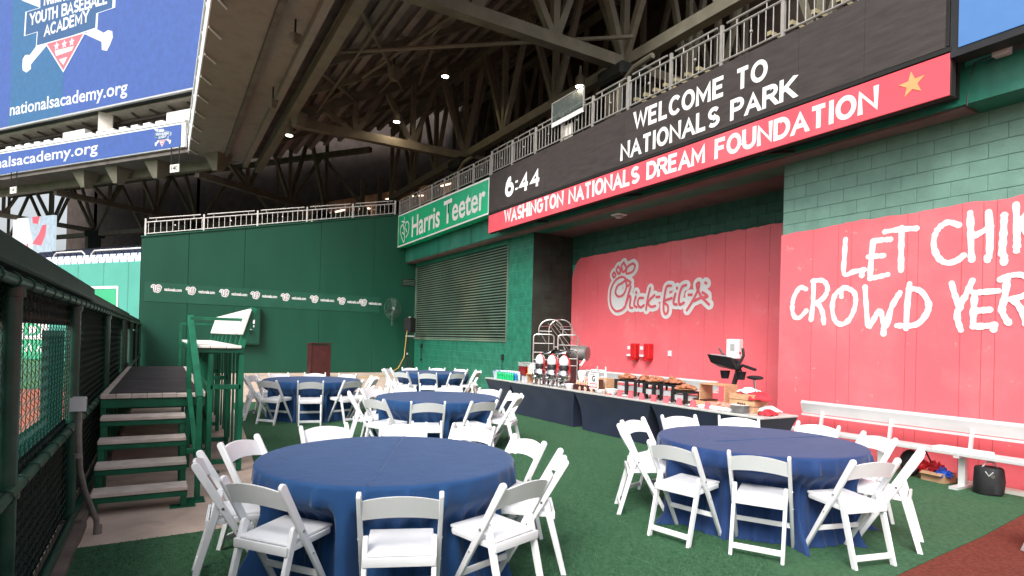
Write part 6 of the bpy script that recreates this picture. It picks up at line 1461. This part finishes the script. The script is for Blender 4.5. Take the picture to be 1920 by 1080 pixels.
mb = MB(); mb.tube(T((0,.3,.25),(0,-.3,.35)), .04, 8); mb.build('frame', m_black, bk, True)
mb = MB(); mb.lathe([(.24,-.02),(.25,0),(.24,.02)], (0,0,0), 26); o = mb.build('flywheel', m_grey, bk, True); o.rotation_euler = (0,R(90),0); o.location = (.06,.33,.34)
mb = MB(); mb.add([(-.06,.62,1.34),(-.06,.06,1.24),(.12,.08,1.20),(.14,.60,1.26),(-.12,.66,1.49),(-.12,.14,1.45),(.08,.14,1.40),(.06,.62,1.45)], [(0,3,2,1),(4,5,6,7),(0,1,5,4),(1,2,6,5),(2,3,7,6),(3,0,4,7)]); mb.build('console', m_black, bk, bevel=.02, seg=2)
mb = MB(); mb.bar((-.10,.56,1.485),(-.10,.26,1.465),.04,.015); mb.build('display', m_grey, bk)
mb = MB(); mb.tube(T((0,.12,1.22),(0,.0,1.32),(-.05,-.12,1.30),(-.06,-.30,1.26)), .026, 8); mb.tube(T((0,.12,1.25),(.05,.02,1.48),(.06,.05,1.60)), .024, 8); mb.tube(T((.0,.15,1.25),(-.1,.35,1.52),(-.1,.40,1.60)), .018, 8); mb.build('handlebar', m_black, bk, True)
for y in (.30, -.02):
    mb = MB(); mb.lathe([(.06,0),(.085,.13),(.09,.135),(.075,.13)], (-.06,y,1.08), 12); mb.build('bottle_holder', m_black, bk, True)
for s in (-1,1):
    mb = MB(); mb.bar((s*.12,.0,.33),(s*.14,.12*s,.33-.1*s),.02,.03); mb.box(s*.15-.05,s*.15+.05,.08*s,.18*s,.20 if s > 0 else .42,.23 if s > 0 else .45); mb.build('pedal', m_black, bk)
# rolling steel cart with arched frames, turned to face the tables
cg = thing('steel_cart', 'cart of arched steel tube frames and a drum behind the coffee urns', 'cart', (7.84,12.22,0), -YAW)
def rack(ua, ub, z0, z1, rungs, v=0):
    mb = MB(); c_ = .07; mb.tube([(ua,v,z0),(ua,v,z1-c_),(ua+c_*.3,v,z1-c_*.3),(ua+c_,v,z1),(ub-c_,v,z1),(ub-c_*.3,v,z1-c_*.3),(ub,v,z1-c_),(ub,v,z0)], .017, 8); mb.build('side_frame', m_rack, cg, True)
    for z in rungs:
        mb = MB(); mb.tube([(ua,v,z),(ub,v,z)], .010, 6); mb.build('rung', m_rack, cg)
def arch(ua, ub, v, z0, z1):
    w_ = (ub-ua)/2; c = (ua+ub)/2; mb = MB(); pts = [(ua,v,z0)]
    for k in range(13):
        a = math.pi*k/12; pts.append((c-w_*math.cos(a), v, z1-w_*.85+w_*.85*math.sin(a)))
    pts.append((ub,v,z0)); mb.tube(pts, .017, 8); mb.build('arch_frame', m_rack, cg, True)
rack(0, .50, .25, 1.80, [1.0,1.18,1.36,1.58]); rack(.60, 1.08, .25, 1.80, [1.05,1.22,1.42,1.55])
arch(.13, .72, .12, 1.76, 2.17); arch(.42, 1.02, .75, 1.78, 2.20)
for a_, b_ in (((.42,.12,2.17),(.72,.75,2.20)),((.2,.12,2.0),(.5,.75,2.03)),((.66,.12,2.0),(.98,.75,2.03)),((.35,.1,2.08),(.98,.6,1.35)),((.45,.1,2.1),(1.15,.6,1.30)),((.15,.12,1.88),(.45,.12,1.88)),((.7,.75,1.95),(1.0,.75,1.95)),((.6,.75,2.1),(1.25,.7,1.48)),((.95,.75,2.05),(1.32,.7,1.5)),((.5,0,1.5),(.6,0,1.5)),((.2,0,1.78),(.32,0,1.58)),((.7,.75,1.75),(.85,.4,1.35)),((.42,.75,1.8),(.42,.75,.3)),((1.02,.75,1.8),(1.02,.75,.3))):
    mb = MB(); mb.tube([a_,b_], .011, 6); mb.build('brace', m_rack, cg)
mb = MB(); mb.box(.80,1.16,.2,.7,.3,1.24); mb.build('bin', m_maroon, cg, bevel=.02)
mb = MB(); mb.lathe([(.17,-.22),(.19,-.2),(.19,.2),(.17,.22)], (0,0,0), 22); o = mb.build('drum', mat('dull_dark_steel', (.28,.28,.27), .4, .3, 4, metal=.5), cg, True); o.rotation_euler = (R(90),0,R(60)); o.location = (1.2,.5,1.36)
mb = MB(); mb.tube([(1.05,.3,1.08),(1.2,.25,1.06),(1.3,.3,1.2)], .035, 8); mb.build('drum_handle', m_white, cg, True)
for x, y in ((.05,0),(1.03,0),(.42,.75),(1.02,.75)):
    mb = MB(); mb.lathe([(.09,-.02),(.1,0),(.09,.02)], (0,0,0), 16); o = mb.build('wheel', m_black, cg, True); o.rotation_euler = (0,R(90),0); o.location = (x,y,.125)
    mb = MB(); mb.tube([(x,y,.12),(x,y,.4)], .02, 6); mb.build('caster_post', m_rack, cg)
# wall boxes
for i, (y0, y1, nm) in enumerate(((11.40,10.98,'left'),(10.93,10.52,'right'))):
    t = thing('wall_box', 'red box with small labels on the red wall, '+nm+' of the pair', 'box', (RX-.02,(y0+y1)/2,1.27), 0, 'pair of red wall boxes')
    mb = MB(); mb.box(-.10,-.0,-.0,.2,.04,.33); mb.build('body', m_logored, t, bevel=.008)
    mb = MB(); mb.box(-.16,-.0,-.2,-.02,.0,.37); mb.build('cover', m_redp, t, bevel=.012)
    mb = MB(); mb.box(-.19,-.03,-.17,-.05,-.05,-.002); mb.build('handle', m_redp, t, bevel=.008)
    mb = MB(); mb.box(-.106,-.102,.05,.15,.22,.30); mb.box(-.106,-.102,.03,.17,.05,.10); mb.build('label', m_white, t)
t = thing('wall_switch', 'tiny white switch on the red wall right of the red boxes', 'switch', (RX-.018,9.98,1.36)); mb = MB(); mb.box(-.03,0,-.05,.05,0,.13); mb.build('plate', m_white, t, bevel=.004); mb = MB(); mb.box(-.036,-.031,-.015,.015,.05,.08); mb.build('toggle', m_grey, t)
t = thing('towel_dispenser', 'white towel dispenser on the red wall above the exercise bike', 'dispenser', (RX-.018,8.13,1.38)); mb = MB(); mb.box(-.14,0,-.16,.16,0,.40); mb.build('case', m_white, t, bevel=.02, seg=2)
mb = MB(); mb.box(-.145,-.142,-.05,.05,.16,.3); mb.build('window', m_grey, t); mb = MB(); mb.ball((-.11,-.165,.12), .022, 8); mb.build('lock', m_redp, t)
# ================================================================== THINGS UNDER THE RIGHT BENCH
t = thing('black_bag', 'round black zipped bag standing on the turf under the bench', 'bag', (8.22,3.06,.014), R(20))
t.scale = (.64,.64,.8)
mb = MB(); mb.lathe([(.19,0),(.215,.03),(.22,.2),(.205,.36),(.19,.385),(.10,.39)], (0,0,0), 28, 1, 1.05)
rnd = random.Random(4); mb.v = [(x*(1+.03*math.sin(7*z*6+5*math.atan2(y,x))), y*(1+.03*math.sin(5*math.atan2(y,x)+z*13)), z) for x, y, z in mb.v]
mb.build('body', m_blackcloth, t, True)
mb = MB(); mb.tube([(-.2,.05,.34),(-.22,.0,.28),(-.2,-.06,.34)], .008, 6); mb.tube([(-.06,.1,.38),(-.04,.03,.46),(0,-.06,.46),(.04,-.12,.38)], .012, 6); mb.build('strap', m_grey, t, True)
mb = MB(); mb.lathe([(.03,0),(.034,.006),(.03,.012)], (0,0,0), 12); o = mb.build('ring', m_chrome, t); o.rotation_euler = (0,R(90),0); o.location = (-.225,-.05,.28)
t = thing('cardboard_box', 'open cardboard tray of red and blue toys under the bench', 'box', (8.42,3.66,.014), R(-6)); t.scale = (.62,.62,.9); m_card = mat('cardboard', (.38,.23,.13), .8, .12, 8)
for a in ((-.2,.2,-.22,-.212,0,.13),(-.2,.2,.212,.22,0,.13),(-.2,-.192,-.21,.21,0,.13),(.192,.2,-.21,.21,0,.13),(-.19,.19,-.21,.21,0,.01)):
    mb = MB(); mb.box(*a); mb.build('side', m_card, t)
mb = MB(); mb.add([(-.2,-.2,.13),(-.2,.2,.13),(-.28,.2,.10),(-.28,-.2,.10),(-.2,-.2,.134),(-.2,.2,.134),(-.28,.2,.104),(-.28,-.2,.104)], [(0,1,2,3),(7,6,5,4),(0,4,5,1),(1,5,6,2),(2,6,7,3),(3,7,4,0)]); mb.build('flap', m_card, t)
m_pblue = mat('blue_pompom', (.01,.07,.42), .6, .3, 20, .6, 60)
def pompom(x, y, z, r_, m_, label, seed):
    rnd = random.Random(seed); mb = MB(); mb.ball((x,y,z), r_*.6, 10)
    for i in range(46):
        d = V((rnd.gauss(0,1),rnd.gauss(0,1),rnd.gauss(0,1))).normalized(); e = V((x,y,z))+d*r_*rnd.uniform(.8,1.15); e.z = max(e.z,.05)
        mb.tube([V((x,y,z)), e], [.02,.009], 5)
    return tag(mb.build('pompom', m_, None), label, 'pompom')
pompom(8.34, 3.56, .13, .085, m_pblue, 'blue pompom hanging over the edge of the cardboard tray', 1)
pompom(8.40, 3.83, .17, .085, m_redp, 'red pompom at the left end of the cardboard tray', 2)
pompom(8.46, 3.70, .17, .085, m_redcloth, 'pale red pompom in the middle of the cardboard tray', 3)
t = thing('backpack', 'black backpack lying under the bench left of the cardboard tray', 'backpack', (8.42,3.98,.014), R(15)); t.scale = (.75,.75,1)
mb = MB(); mb.ball((0,0,.17), .2, 18, (.7,.85,.85)); mb.v = [(x,y,max(z,0)) for x,y,z in mb.v]; mb.build('body', m_blackcloth, t, True)
mb = MB(); mb.ball((-.12,-.02,.13), .11, 12, (.5,1,.9)); mb.v = [(x,y,max(z,.005)) for x,y,z in mb.v]; mb.build('pocket', m_black, t, True)
mb = MB(); mb.tube([(-.02,-.1,.33),(.0,-.2,.36),(.02,-.28,.22),(.03,-.32,.03)], .014, 6); mb.build('strap', m_black, t, True)
mb = MB(); mb.box(8.45,8.6,2.4,3.4,.014,.06); tag(mb.build('floor_board', m_offw), 'pale board lying on the turf behind the black bag', 'board')
print('objects', len(bpy.data.objects))
